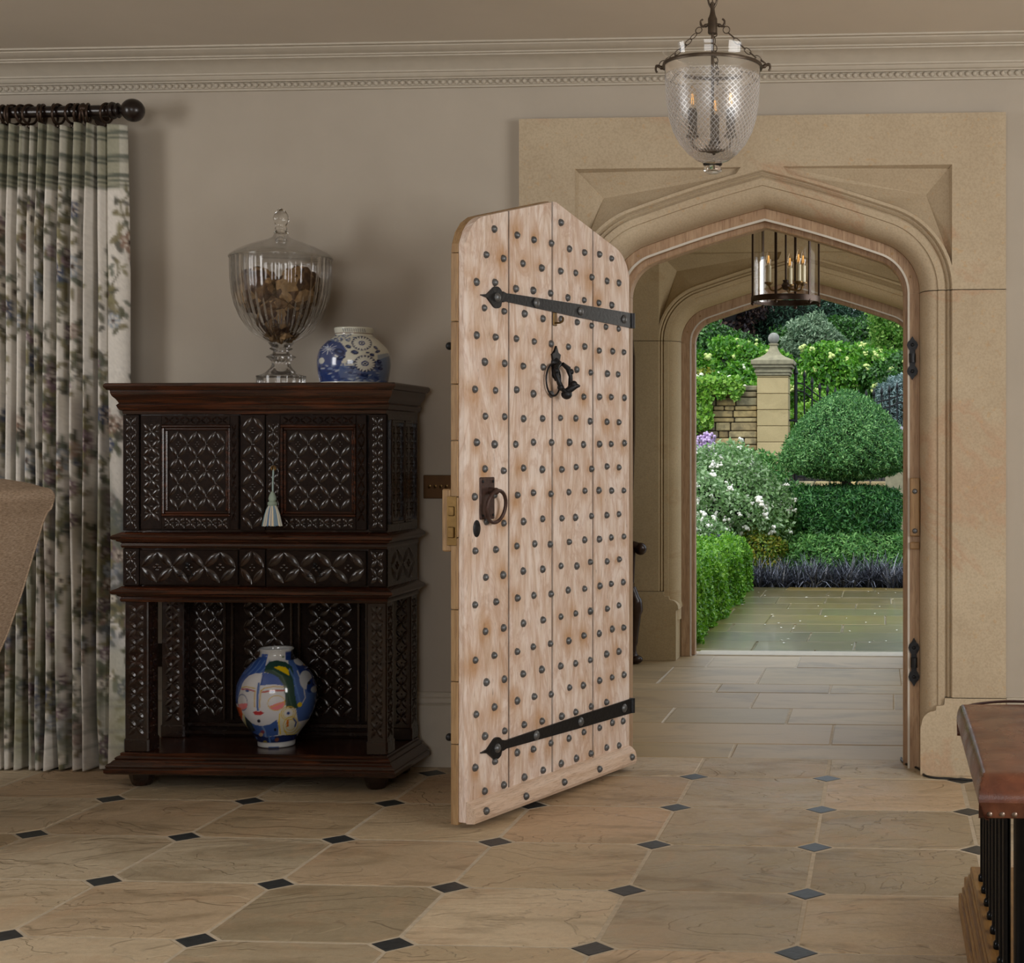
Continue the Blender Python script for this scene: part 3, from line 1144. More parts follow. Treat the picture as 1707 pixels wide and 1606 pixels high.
b = MB()
b.box(CX0, CX1, CY0 + .012, CY1, .905, 1.375)
b.box(CX0, CX1, CY0 + .012, CY1, .69, .875)
build(b, 'carcass', CARVED, cup, smooth=None)
mould('cornice_moulding', [(-.01, 1.338), (.0, 1.34), (.002, 1.352), (.010, 1.356), (.014, 1.364), (.017, 1.372), (.010, 1.379), (.012, 1.384), (.018, 1.394), (.027, 1.404),
                           (.031, 1.414), (.032, 1.424), (.041, 1.426), (.043, 1.430), (.047, 1.434), (.049, 1.440), (.047, 1.446), (.042, 1.450)])
mould('middle_moulding', [(-.01, .858), (.002, .860), (.006, .868), (.003, .876), (.008, .880), (.016, .884), (.018, .888), (.027, .890), (.031, .894), (.032, .900), (.028, .905), (.012, .912), (.002, .917), (-.01, .919)])
mould('lower_moulding', [(-.01, .664), (.004, .666), (.008, .674), (.004, .682), (.014, .688), (.016, .692), (.027, .694), (.031, .698), (.032, .704), (.028, .709), (.012, .716), (.002, .722), (-.01, .724)])
mould('base_moulding', [(-.01, .052), (.04, .053), (.047, .058), (.048, .071), (.042, .076), (.044, .082), (.040, .088), (.030, .093), (.026, .098), (.019, .102), (.021, .107), (.016, .112), (.006, .116), (.007, .122), (.003, .125)])
for (x, y) in ((CX0 + .05, CY0 + .045), (CX1 - .05, CY0 + .045), (CX0 + .05, CY1 - .05), (CX1 - .05, CY1 - .05)):
    b = MB().lathe([(.030, 0), (.036, .008), (.044, .03), (.048, .05), (.048, .054)], 10, (x, y, 0))
    build(b, 'foot', CARVED, cup, smooth=30)


# ---- relief carving: petals, stars and beads standing on a sunk ground
def petal(b, u, v, ang, L, W, h, y, M=None):
    ca, sa = math.cos(ang), math.sin(ang)
    vs = []
    for i in range(6):
        t = i / 5
        w_ = W * math.sin(PI * t) ** .8
        hh = h * (.25 + .75 * math.sin(PI * t))
        for k, (o, z) in enumerate(((-w_, 0.0), (0, hh), (w_, 0.0))):
            l = (t - .5) * L
            vs.append((u + l * ca - o * sa, y - z, v + l * sa + o * ca))
    fs = [(i * 3 + k, i * 3 + k + 1, i * 3 + k + 4, i * 3 + k + 3) for i in range(5) for k in range(2)]
    b.add(vs, fs, M)


def boss(b, u, v, r, h, y, M=None):
    vs = [(u + r * math.cos(PI / 3 * k), y, v + r * math.sin(PI / 3 * k)) for k in range(6)] + [(u, y - h, v)]
    b.add(vs, [(k, (k + 1) % 6, 6) for k in range(6)], M)


def lattice(b, x0, x1, z0, z1, y, nc, nr, h=.010, M=None, fat=.19):
    cw, ch = (x1 - x0) / nc, (z1 - z0) / nr
    L = math.hypot(cw, ch) / 2 * .98
    for j in range(nr):
        for i in range(nc):
            cx, cz = x0 + (i + .5) * cw, z0 + (j + .5) * ch
            for sx, sz in ((-1, -1), (-1, 1), (1, -1), (1, 1)):
                petal(b, cx + sx * cw / 4, cz + sz * ch / 4, math.atan2(-sz * sx * ch, cw), L, L * fat, h * .62, y, M)
            for q in range(4):
                boss(b, cx + cw * .085 * math.cos(q * PI / 2), cz + ch * .085 * math.sin(q * PI / 2), cw * .055, h * .55, y, M)
            if i < nc - 1:
                boss(b, cx + cw / 2, cz, cw * .08, h * .5, y, M)
            if j < nr - 1:
                boss(b, cx, cz + ch / 2, cw * .08, h * .5, y, M)


def strip(b, x0, x1, z0, z1, y, n, h=.008, M=None, vertical=True):
    """a run of four-petalled stars with beads between"""
    for k in range(n):
        t = (k + .5) / n
        cx, cz = ((x0 + x1) / 2, z0 + (z1 - z0) * t) if vertical else (x0 + (x1 - x0) * t, (z0 + z1) / 2)
        w_ = (x1 - x0) if vertical else (x1 - x0) / n
        d = (z1 - z0) / n if vertical else (z1 - z0)
        for sx, sz in ((-1, -1), (-1, 1), (1, -1), (1, 1)):
            petal(b, cx + sx * w_ * .23, cz + sz * d * .25, math.atan2(sx * sz * d * .5, w_ * .46), math.hypot(w_ * .46, d * .5), min(w_, d) * .155, h * .55, y, M)
        for q in ((.3, 0), (-.3, 0)):
            boss(b, cx + q[0] * w_, cz, min(w_, d) * .09, h * .6, y, M)
        for q in (.0, .42):
            boss(b, cx if vertical else cx + q * w_, cz + q * d if vertical else cz, min(w_, d) * .08, h * .7, y, M)


def frame4(b, x0, x1, z0, z1, w_, ya, yb, bev=.002):
    b.box(x0, x1, ya, yb, z0, z0 + w_, bev)
    b.box(x0, x1, ya, yb, z1 - w_, z1, bev)
    b.box(x0, x0 + w_, ya, yb, z0 + w_, z1 - w_, bev)
    b.box(x1 - w_, x1, ya, yb, z0 + w_, z1 - w_, bev)


def carved_door(x0, x1, z0, z1, px0, px1, pz0, pz1):
    b = MB()
    yf = CY0 - .004
    b.box(x0, px0 - .018, yf, CY0 + .012, z0, z1, .002)
    b.box(px1 + .018, x1, yf, CY0 + .012, z0, z1, .002)
    b.box(px0 - .018, px1 + .018, yf, CY0 + .012, z0, pz0 - .018, .002)
    b.box(px0 - .018, px1 + .018, yf, CY0 + .012, pz1 + .018, z1, .002)
    d = build(b, 'door', GROUND, cup, smooth=None)
    b = MB()
    frame4(b, px0 - .018, px1 + .018, pz0 - .018, pz1 + .018, .009, yf - .004, CY0 + .010, .003)
    frame4(b, px0 - .009, px1 + .009, pz0 - .009, pz1 + .009, .010, yf + .003, CY0 + .010, .003)
    build(b, 'panel_moulding', MOULDED, d, smooth=None, label='plain reddish bead moulding')
    b = MB()
    b.box(px0, px1, CY0 + .006, CY0 + .014, pz0, pz1)
    build(b, 'panel_ground', GROUND, d, smooth=None)
    b = MB()
    lattice(b, px0 + .004, px1 - .004, pz0 + .004, pz1 - .004, CY0 + .007, 3, 3, .012)
    build(b, 'carved_panel', CARVED, d, smooth=75)
    b = MB()
    strip(b, x0 + .006, px0 - .022, z0 + .03, z1 - .03, yf, 6)
    strip(b, px1 + .022, x1 - .006, z0 + .03, z1 - .03, yf, 6)
    strip(b, px0 - .01, px1 + .01, z0 + .005, pz0 - .022, yf, 6, vertical=False)
    strip(b, px0 - .01, px1 + .01, pz1 + .022, z1 - .006, yf, 6, vertical=False)
    build(b, 'border_carving', CARVED, d, smooth=75)
    return d


carved_door(-2.663, -2.304, .926, 1.336, -2.568, -2.352, .991, 1.283)
carved_door(-2.203, -1.836, .926, 1.336, -2.132, -1.892, .991, 1.283)


def stile(x0, x1, z0, z1, n, big=False):
    b = MB()
    b.box(x0, x1, CY0, CY0 + .02, z0, z1, .002)
    st_ = build(b, 'stile', GROUND, cup, smooth=None)
    b = MB()
    if big:
        lattice(b, x0 + .004, x1 - .004, z0 + .006, z1 - .006, CY0, 1, n, .012, fat=.17)
    else:
        strip(b, x0 + .008, x1 - .008, z0 + .008, z1 - .008, CY0, n)
    build(b, 'stile_carving', CARVED, st_, smooth=75)


stile(-2.731, -2.672, .922, 1.338, 7)
stile(-1.828, -1.766, .922, 1.338, 7)
stile(-2.298, -2.208, .922, 1.338, 4, True)
stile(-2.731, -2.672, .724, .858, 2)
stile(-1.832, -1.766, .724, .858, 2)
stile(-2.302, -2.208, .724, .858, 1, True)
for x0, x1 in ((-2.668, -2.308), (-2.203, -1.838)):
    b = MB()
    b.box(x0, x1, CY0 - .002, CY0 + .015, .727, .852, .002)
    d = build(b, 'drawer', GROUND, cup, smooth=None)
    b = MB()
    lattice(b, x0 + .006, x1 - .006, .735, .846, CY0 - .002, 3, 1, .014, fat=.2)
    build(b, 'drawer_carving', CARVED, d, smooth=75)
    xc = (x0 + x1) / 2
    b = MB()
    b.tube([(xc, CY0 - .018, .803), (xc - .026, CY0 - .020, .762), (xc + .026, CY0 - .020, .762)], .0032, 6, closed=True)
    b.ball((xc, CY0 - .012, .804), .007, 8, 6)
    build(b, 'drawer_pull', IRON, d, smooth=50, label='triangular iron drop pull')
# sides: paired narrow carved panels above, one star panel beside the drawers
for side in (1, -1):
    xs = CX1 if side > 0 else CX0
    Ms = Matrix.Translation((xs, 0, 0)) @ Matrix.Rotation(side * PI / 2, 4, 'Z')
    # local u runs along y, relief stands out of the side
    def U(y):
        return y if side > 0 else -y
    b = MB()
    for ya, yb in ((5.375, 5.51), (5.525, 5.665)):
        a, c = sorted((U(ya), U(yb)))
        strip(b, a + .012, a + .06, .965, 1.30, 0, 6, .006, Ms)
        strip(b, c - .06, c - .012, .965, 1.30, 0, 6, .006, Ms)
        for q in (a, c):
            b.box(q - .005, q + .005, -.010, .004, .95, 1.315, .002, Ms)
        for q in (.95, 1.315):
            b.box(a, c, -.010, .004, q - .005, q + .005, .002, Ms)
    build(b, 'side_panel', CARVED, cup, smooth=None)
    b = MB()
    a, c = sorted((U(5.39), U(5.66)))
    lattice(b, a, c, .735, .85, 0, 2, 1, .008, Ms)
    build(b, 'side_carving', CARVED, cup, smooth=None)
# open stand
for x0, x1 in ((-2.726, -2.640), (-1.838, -1.752 - .014)):
    for y0, y1 in ((CY0 + .004, CY0 + .085), (CY1 - .08, CY1)):
        b = MB()
        b.box(x0, x1, y0, y1, .123, .668, .004)
        b.box(x0 - .004, x1 + .004, y0 - .004, y1 + .004, .123, .175, .006)
        strip(b, x0 + .012, x1 - .012, .185, .655, y0, 8, .007)
        sd = Matrix.Translation((x1, 0, 0)) @ Matrix.Rotation(PI / 2, 4, 'Z')
        strip(b, y0 + .012, y1 - .012, .185, .655, 0, 8, .007, sd)
        build(b, 'post', CARVED, cup, smooth=None)
b = MB()
b.box(-2.70, CX1 - .02, CY1 - .03, CY1 - .005, .12, .67)
bp_ = build(b, 'back_panel', GROUND, cup, smooth=None)
b = MB()
yb = CY1 - .03
strip(b, -2.695, -2.655, .20, .65, yb, 8, .008)
strip(b, -1.845, -1.80, .20, .65, yb, 8, .008)
for x in (-2.645, -2.50, -2.47, -2.24, -2.21, -1.98, -1.95, -1.855):
    b.box(x - .006, x + .006, yb - .014, yb, .185, .66, .003)
for x0, x1 in ((-2.635, -2.51), (-2.43, -2.27), (-2.18, -2.01), (-1.94, -1.865)):
    lattice(b, x0, x1, .20, .65, yb, 2, 6, .008)
for z in (.13, .16):
    b.box(-2.66, -1.84, yb - .012, yb, z, z + .018, .003)
build(b, 'back_carving', CARVED, bp_, smooth=75)

# ---- key tassel on the right hand door
ts = empty('key_tassel', 'blue and cream silk tassel hanging from the cupboard door key', 'tassel', (-2.168, 5.312, .96))
b = MB()
b.tube([(-2.168, 5.322, 1.145), (-2.168, 5.314, 1.138), (-2.168, 5.309, 1.10), (-2.168, 5.308, 1.062)], .0032, 6)
build(b, 'cord', plain('pale teal silk cord', '#8fa3a0', .6), ts, smooth=50)
b = MB()
b.tube([(-2.168, 5.334, 1.146), (-2.168, 5.316, 1.146)], .004, 8)
b.tube([(-2.168 + .008 * math.sin(2 * PI * k / 14), 5.314, 1.146 + .008 * math.cos(2 * PI * k / 14)) for k in range(14)], .0025, 6, closed=True)
build(b, 'key', BRASS, ts, smooth=50)
b = MB().lathe([(0, 1.066), (.005, 1.062), (.011, 1.05), (.014, 1.038), (.011, 1.028), (.016, 1.026), (.017, 1.018), (.013, 1.012)], 16, (-2.168, 5.305, 0))
build(b, 'tassel_head', plain('silk tassel head', '#8c9c8e', .6), ts, smooth=50)


def paint(o, cols, name='paint'):
    at = o.data.color_attributes.new(name, 'FLOAT_COLOR', 'POINT')
    c = np.ones((len(o.data.vertices), 4), np.float32)
    c[:, :3] = cols
    at.data.foreach_set('color', c.ravel())


b = MB()
N = 72
pal = [lin(c)[:3] for c in ('#7d95a8', '#d9ccb4', '#5d7c9c', '#c9c2ae', '#6b8f9c', '#e2d8c0')]
for j, (r_, z) in enumerate([(.013, 1.014), (.020, 1.0), (.026, .98), (.031, .956), (.033, .942), (.030, .942), (.0, .950)]):
    pass
vs, cs_ = [], []
prf = [(.013, 1.014), (.020, 1.0), (.026, .98), (.031, .956), (.034, .942), (.028, .943), (.010, .95)]
for r_, z in prf:
    for k in range(N):
        rr = r_ * (1 + (.07 if k % 2 else -.03))
        vs.append((-2.168 + rr * math.cos(2 * PI * k / N), 5.303 + rr * .8 * math.sin(2 * PI * k / N), z + (R.uniform(-.002, .002) if z < .95 else 0)))
        cs_.append(pal[(k // 3 * 5 + k // 7) % 6])
b.add(vs, [(j * N + k, j * N + (k + 1) % N, (j + 1) * N + (k + 1) % N, (j + 1) * N + k) for j in range(len(prf) - 1) for k in range(N)])
o = build(b, 'tassel_skirt', m_vcol('striped silk strands', .55), ts, smooth=20, fix=False)
paint(o, np.array(cs_))

# ============================================================ CURTAIN, POLE, RINGS
class Cv:
    """a small painter's canvas; colours are the cloth's or glaze's own"""

    def __init__(s, W, H, bg):
        s.W, s.H = W, H
        s.a = np.empty((H, W, 3), np.float32)
        s.a[:] = lin(bg)[:3]
        s.Y, s.X = np.mgrid[0:H, 0:W].astype(np.float32)

    def lay(s, m, col, al=1.0):
        c = np.array(lin(col)[:3], np.float32) if isinstance(col, str) else np.array(col, np.float32)
        k = (np.clip(m, 0, 1) * al)[..., None]
        s.a += (c - s.a) * k

    def _ed(s, cx, cy, rx, ry, rot):
        c, n = math.cos(rot), math.sin(rot)
        dx, dy = s.X - cx, s.Y - cy
        return np.sqrt(((dx * c + dy * n) / rx) ** 2 + ((-dx * n + dy * c) / ry) ** 2)

    def ell(s, cx, cy, rx, ry, col, rot=0.0, al=1.0, soft=1.0):
        pad = max(rx, ry) + 3
        x0, x1 = int(max(0, cx - pad)), int(min(s.W, cx + pad + 1))
        y0, y1 = int(max(0, cy - pad)), int(min(s.H, cy + pad + 1))
        if x1 <= x0 or y1 <= y0:
            return
        sub = Cv.__new__(Cv)
        sub.a, sub.X, sub.Y = s.a[y0:y1, x0:x1], s.X[y0:y1, x0:x1], s.Y[y0:y1, x0:x1]
        d = sub._ed(cx, cy, rx, ry, rot)
        sub.lay((1 - d) * min(rx, ry) / soft + .5, col, al)

    def ring(s, cx, cy, rx, ry, wd, col, al=1.0, a0=None, a1=None):
        d = s._ed(cx, cy, rx, ry, 0)
        m = 1 - np.abs(d - 1) * min(rx, ry) / wd + .3
        if a0 is not None:
            t = np.degrees(np.arctan2(s.Y - cy, s.X - cx)) % 360
            m = m * (((t - a0) % 360) < ((a1 - a0) % 360))
        s.lay(m, col, al)

    def poly(s, pts, col, al=1.0):
        ins = np.zeros(s.X.shape, bool)
        n = len(pts)
        for i in range(n):
            (x0, y0), (x1, y1) = pts[i], pts[(i + 1) % n]
            if y0 == y1:
                continue
            c = ((y0 <= s.Y) != (y1 <= s.Y)) & (s.X < (x1 - x0) * (s.Y - y0) / (y1 - y0) + x0)
            ins ^= c
        s.lay(ins.astype(np.float32), col, al)

    def line(s, pts, wd, col, al=1.0):
        for (x0, y0), (x1, y1) in zip(pts[:-1], pts[1:]):
            a, c = int(max(0, min(x0, x1) - wd - 2)), int(min(s.W, max(x0, x1) + wd + 3))
            e, f = int(max(0, min(y0, y1) - wd - 2)), int(min(s.H, max(y0, y1) + wd + 3))
            if c <= a or f <= e:
                continue
            X, Y = s.X[e:f, a:c], s.Y[e:f, a:c]
            L2 = (x1 - x0) ** 2 + (y1 - y0) ** 2 + 1e-6
            t = np.clip(((X - x0) * (x1 - x0) + (Y - y0) * (y1 - y0)) / L2, 0, 1)
            d = np.hypot(X - x0 - t * (x1 - x0), Y - y0 - t * (y1 - y0))
            k = (np.clip(wd - d + .5, 0, 1) * al)[..., None]
            s.a[e:f, a:c] += (np.array(lin(col)[:3], np.float32) - s.a[e:f, a:c]) * k

    def at(s, u, v):
        """bilinear look-up, u and v in canvas pixels"""
        u = np.clip(u, 0, s.W - 1.001)
        v = np.clip(v, 0, s.H - 1.001)
        i, j = u.astype(int), v.astype(int)
        fu, fv = (u - i)[:, None], (v - j)[:, None]
        a = s.a
        return (a[j, i] * (1 - fu) + a[j, i + 1] * fu) * (1 - fv) + (a[j + 1, i] * (1 - fu) + a[j + 1, i + 1] * fu) * fv


# the cloth, unfolded: about 2.1 m wide, 2.45 m tall at 4 mm to the pixel
RC = random.Random(21)
cv = Cv(520, 612, '#d6d1c9')
LEAF = ['#5b5b48', '#776f50', '#4b4a40', '#868060', '#5e6455']
BLOOM = ['#5d4a56', '#7b6470', '#8a6f60', '#47506a', '#a08f86', '#d9d2c6', '#9aa0a8']


def spray(x, y, n, up):
    px, py = x, y
    for k in range(n):
        nx, ny = px + RC.uniform(-9, 9), py + up * RC.uniform(6, 14)
        cv.line([(px, py), (nx, ny)], 1.0, RC.choice(['#5f5a48', '#6f6a4e']), .8)
        for _ in range(3):
            cv.ell(nx + RC.uniform(-9, 9), ny + RC.uniform(-7, 7), RC.uniform(3, 6.5), RC.uniform(1.5, 2.8), RC.choice(LEAF), RC.uniform(0, 3.1), .85)
        px, py = nx, ny
    return px, py


def bloom(x, y, r):
    c = RC.choice(BLOOM)
    for _ in range(6):
        cv.ell(x + RC.uniform(-1.5, 1.5) * r, y + RC.uniform(-1.5, 1.5) * r, r * .8, r * .35, RC.choice(LEAF), RC.uniform(0, 3.1), .9)
    for k in range(7):
        q = 2 * PI * k / 7
        cv.ell(x + r * .6 * math.cos(q), y + r * .6 * math.sin(q), r * .5, r * .34, c, q, .95)
    for k in range(6):
        q = 2 * PI * k / 6 + .4
        cv.ell(x + r * .55 * math.cos(q), y + r * .55 * math.sin(q), r * .26, r * .13, '#dcd4c8', q, .8)
    cv.ell(x, y, r * .28, r * .28, '#4d4038')


for _ in range(135):
    x, y = RC.uniform(0, 520), RC.uniform(70, 590)
    ex, ey = spray(x, y, RC.randint(3, 7), RC.choice((-1, 1)))
    for _ in range(RC.randint(1, 3)):
        bloom(x + RC.uniform(-12, 12), y + RC.uniform(-12, 12), RC.uniform(5, 10.5))
for _ in range(120):                                       # misty landscape low on the cloth
    x, y = RC.uniform(0, 520), RC.uniform(330, 600)
    cv.ell(x, y, RC.uniform(8, 26), RC.uniform(10, 34), RC.choice(['#7c7f66', '#8d8b6c', '#6b7280', '#7a6a66', '#6c7257']), RC.uniform(-.4, .4), .45, 6)
for _ in range(130):
    x, y = RC.uniform(0, 520), RC.uniform(330, 600)
    bloom(x, y, RC.uniform(3, 8))
m_ = np.clip((62 - cv.Y) / 2, 0, 1) * (.6 + .4 * (np.sin(cv.X * .21) > -.3))
cv.lay(m_, '#83836a', .8)
for y, w_ in ((8, 1.6), (13, 1.0), (31, 2.0), (35, 1.0), (49, 1.8), (54, .9), (59, .9)):
    cv.lay(np.clip(w_ - np.abs(cv.Y - y - 1.5 * np.sin(cv.X * .05)) + .5, 0, 1), '#4a5148', .85)
for y in (545, 552, 575, 590):
    cv.lay(np.clip(1.6 - np.abs(cv.Y - y) + .5, 0, 1), '#8a8b82', .5)
cv.a *= (1 + .06 * np.random.RandomState(3).standard_normal(cv.a.shape[:2])[..., None])
cv.a = np.clip(cv.a, 0, 1)

fold_px = [-118, -98, -78, -60, -40, -20, -2, 15, 33, 51, 67, 78, 98, 121, 144, 161, 184, 215]
fx = [-3.359 + .002353 * p for p in fold_px]
NF = len(fx) - 1
PER = 16
NV = 300
vs, uvw = [], []
arc = 0.0
cols = []
prev = None
for i in range(NF * PER + 1):
    f = min(i // PER, NF - 1)
    t = i / PER - f
    wd = fx[f + 1] - fx[f]
    th = 2 * PI * (t - .5)
    x = fx[f] + wd * (t + .085 * math.sin(th))
    amp = .068 if f < NF - 2 else (.040, .018)[f - NF + 2]
    y = -amp * math.cos(th)
    if f == NF - 1:
        y = -.018 + .075 * max(0, t - .45) ** 1.5
    if prev:
        arc += math.hypot(x - prev[0], y - prev[1])
    prev = (x, y)
    cols.append((x, y, arc, f))
phs = [RC.uniform(0, 6) for _ in range(NF + 1)]
for j in range(NV):
    v = j / (NV - 1)
    z = 2.444 - v * 2.438
    for (x, y, a, f) in cols:
        k = .62 + .38 * min(1, v * 6)
        p_ = phs[f]
        dx = .006 * math.sin(v * 5 + p_) * v + .004 * math.sin(v * 11 + p_ * 2) * v
        pinch = (1 - v) ** 8 * .0
        lean = -.012 * (1 - min(1, v * 4)) if f >= NF - 2 else 0
        hem = .008 * math.sin(a * 40 + p_) * max(0, v - .93) / .07
        vs.append((x + dx + lean * (x - fx[0]) / (fx[-1] - fx[0]), 5.628 + y * k + .006 * math.sin(v * 7 + p_) * v + hem, z - .006 * math.sin(p_ + a * 9) * (v < .01)))
        uvw.append((a, v))
n = len(cols)
b = MB()
b.add(vs, [(j * n + i, j * n + i + 1, (j + 1) * n + i + 1, (j + 1) * n + i) for j in range(NV - 1) for i in range(n - 1)])
kc = K('printed linen')
_c = kc.attr('paint', 'Color')
_b = kc.bsdf(_c, .85, kc.bump(kc.noise(kc.map(kc.obj(), (1, 1, 1)), 420, 2), .25, .001))
LINEN = kc.out(_b)
cur = build(b, 'curtain', LINEN, org=(-3.2, 5.63, 0), smooth=180, label='pleated floral printed linen curtain hanging beside the carved cupboard', cat='curtain', fix=False)
uvw = np.array(uvw)
paint(cur, cv.at((uvw[:, 0] / .004 * 1.0) % 519, uvw[:, 1] * 611))
sol = cur.modifiers.new('cloth_thickness', 'SOLIDIFY')
sol.thickness = .004
sol.offset = 1

pole = empty('curtain_pole', 'dark turned wood curtain pole with a ball finial and carrying rings', 'curtain pole', (-3.2, 5.62, 2.497))
PZ = lambda x: 2.4965 + (x + 3.2) * .004
b = MB().tube([(-4.9, 5.62, PZ(-4.9)), (-2.925, 5.62, PZ(-2.925))], .0215, 20)
build(b, 'pole', EBONY, pole, smooth=40)
My = Matrix.Translation((-2.925, 5.62, PZ(-2.9))) @ Matrix.Rotation(PI / 2, 4, 'Y')
pf_ = [(.0, -.004), (.026, -.003), (.031, .002), (.033, .010), (.030, .017), (.022, .020), (.020, .024), (.027, .027), (.029, .032), (.024, .037), (.013, .041), (.010, .046), (.015, .050), (.022, .0505)]
for i in range(1, 15):
    q = PI * (.17 + .83 * i / 14)
    pf_.append((max(0.0, .0435 * math.sin(q)), .0875 - .0435 * math.cos(q)))
b = MB().lathe(pf_, 28, M=My)
build(b, 'ball_finial', EBONY, pole, smooth=35)
b = MB()
b.tube([(-3.035, 5.765, 2.497), (-3.035, 5.60, 2.497)], .012, 10)
b.lathe([(.03, 0), (.028, .008), (0, .008)], 16, M=Matrix.Translation((-3.035, 5.768, 2.497)) @ Matrix.Rotation(PI / 2, 4, 'X'))
b.lathe([(.017, 0), (.018, .006), (.012, .014), (.006, .017), (0, .019)], 16, M=Matrix.Translation((-3.02, 5.598, 2.502)) @ Matrix.Rotation(PI / 2, 4, 'X'))
build(b, 'pole_bracket', BRONZE, pole, smooth=40)
ring0 = MB().tube([(0, .036 * math.cos(2 * PI * k / 26), .036 * math.sin(2 * PI * k / 26)) for k in range(26)], .0048, 8, closed=True)
ring_me = ring0.mesh('curtain_ring', BRONZE, (0, 0, 0), 60)
eye_me = MB().tube([(0, .006 * math.cos(2 * PI * k / 10), .006 * math.sin(2 * PI * k / 10)) for k in range(10)], .0018, 6, closed=True).mesh('ring_eye', BRONZE, (0, 0, 0), 60)
rp = [-110, -80, -50, -22, -4, 8, 14, 22, 38, 50, 68, 73, 92, 98, 120, 125, 130, 136, 142, 148, 178]
proto = None
for i, p in enumerate(rp):
    x = -3.359 + .002353 * p
    o = bpy.data.objects.new('curtain_ring', ring_me)
    COL.objects.link(o)
    o.location = (x, 5.62, PZ(x) - .0095)
    o.rotation_euler = (0, RC.uniform(-.12, .12), RC.uniform(-.45, .45))
    ORG[o.name] = Vector(o.location)
    nth = ['next to the ball finial end', 'second from the ball finial', 'third from the ball finial', 'fourth from the ball finial', 'fifth from the ball finial', 'sixth from the ball finial', 'seventh from the ball finial',
           'eighth from the ball finial', 'ninth from the ball finial', 'tenth from the ball finial', 'eleventh from the ball finial', 'twelfth from the ball finial', 'thirteenth from the ball finial', 'fourteenth from the ball finial',
           'fifteenth from the ball finial', 'sixteenth from the ball finial', 'seventeenth from the ball finial', 'eighteenth from the ball finial', 'nineteenth from the ball finial',
           'twentieth from the ball finial', 'twenty-first from the ball finial']
    k_ = len(rp) - 1 - i
    tag(o, 'dark bronze curtain ring, ' + (nth[k_]), 'curtain ring', 'curtain rings on the pole')
    inst(eye_me, 'ring_eye', o, (0, 0, -.045))

# ============================================================ THINGS ON AND IN THE CUPBOARD
UX, UY = -2.215, 5.50
uz = lambda cy: 1.2 + (755.7 - (330 + cy / 5.02)) * .002203
urn = empty('lidded_urn', 'tall clear cut glass urn with domed lid, full of brown seed balls, on cupboard', 'urn', (UX, UY, 1.45))
def flutes(k):
    # upright cut flutes round the lower bowl
    v = k.obj()
    s = k.add('ShaderNodeSeparateXYZ', {0: v})
    ang = k.math('ARCTAN2', s.outputs[1], s.outputs[0])
    wv = k.math('SINE', k.math('MULTIPLY', ang, 40.0))
    m = k.add('ShaderNodeMapRange', {0: s.outputs[2], 1: .13, 2: .34, 3: 1.0, 4: .12}).outputs[0]
    return k.bump(k.math('MULTIPLY', wv, m), 1.0, .006)
URNG = m_glass('fluted urn glass', .985, .42, 1.4, .02, bumpf=flutes, fk=.75)
bz = 1.457
bowl = [(.045, uz(1212)), (.062, uz(1195)), (.098, uz(1140)), (.118, uz(1100)), (.146, uz(1000)), (.164, uz(900)), (.174, uz(800)), (.179, uz(700)), (.181, uz(600)), (.181, uz(520)), (.1805, uz(506))]
b = MB().shell(bowl, 64, (UX, UY, 0))
b.shell([(r - .005, z + .004) for r, z in bowl[::-1]], 64, (UX, UY, 0))
build(b, 'bowl', URNG, urn, smooth=180, fix=False)
lid = [(.183, uz(508)), (.185, uz(496)), (.182, uz(486)), (.160, uz(450)), (.125, uz(410)), (.085, uz(375)), (.055, uz(355)), (.032, uz(330)), (.024, uz(300))]
b = MB().shell(lid, 64, (UX, UY, 0))
b.shell([(max(.002, r - .005), z - .004) for r, z in lid[::-1]], 64, (UX, UY, 0))
ld = build(b, 'lid', m_glass('urn lid glass', .98, .5, 1.35, fk=.6), urn, smooth=180, fix=False)
b = MB().lathe([(.024, uz(300)), (.026, uz(285)), (.019, uz(270)), (.022, uz(255)), (.018, uz(235)), (.022, uz(215)), (.028, uz(185)), (.0285, uz(165)), (.024, uz(135)), (.016, uz(105)), (.007, uz(88)), (0, uz(82))], 24, (UX, UY, 0))
build(b, 'lid_finial', CRYS, ld, smooth=60)
b = MB().lathe([(.088, 1.4505), (.088, uz(1500)), (.084, uz(1490)), (.068, uz(1478)), (.055, uz(1460)), (.040, uz(1425)), (.033, uz(1395)), (.034, uz(1370)), (.046, uz(1345)), (.051, uz(1332)), (.046, uz(1320)), (.030, uz(1300)),
                (.028, uz(1285)), (.037, uz(1272)), (.039, uz(1262)), (.034, uz(1248)), (.040, uz(1230)), (.046, uz(1212))], 40, (UX, UY, 0))
build(b, 'foot', m_glass('urn foot glass', .97, .35, 1.45, fk=.8), urn, smooth=40)
b = MB()
for z, r in ((uz(503), .183), (uz(1262), .039), (uz(1332), .051), (uz(1495), .087)):
    b.tube([(UX + r * math.cos(2 * PI * k / 48), UY + r * math.sin(2 * PI * k / 48), z) for k in range(48)], .0022, 6, closed=True)
build(b, 'glass_rim', CRYS, urn, smooth=60, kind='stuff')
kb = K('dried seed ball')
_v = kb.objr()
_n = kb.noise(_v, 22, 5, .6, .6)
_cl = kb.vor(_v, 26, 'F1', 'Color')
_col = kb.ramp(_n, [(.32, '#33231a'), (.5, '#654a34'), (.62, '#977650'), (.75, '#c2a67c')])
_g = kb.ramp(kb.add('ShaderNodeSeparateColor', {0: _cl}).outputs[0], [(.58, 0.0), (.7, .75)])
_col = kb.mix(_g, kb.mix(.6, _col, '#3a281c'), kb.mix(.5, _col, '#c9a878'))
SEED = kb.out(kb.bsdf(_col, .8, kb.bump(kb.vor(_v, 30), 1.0, .012)))


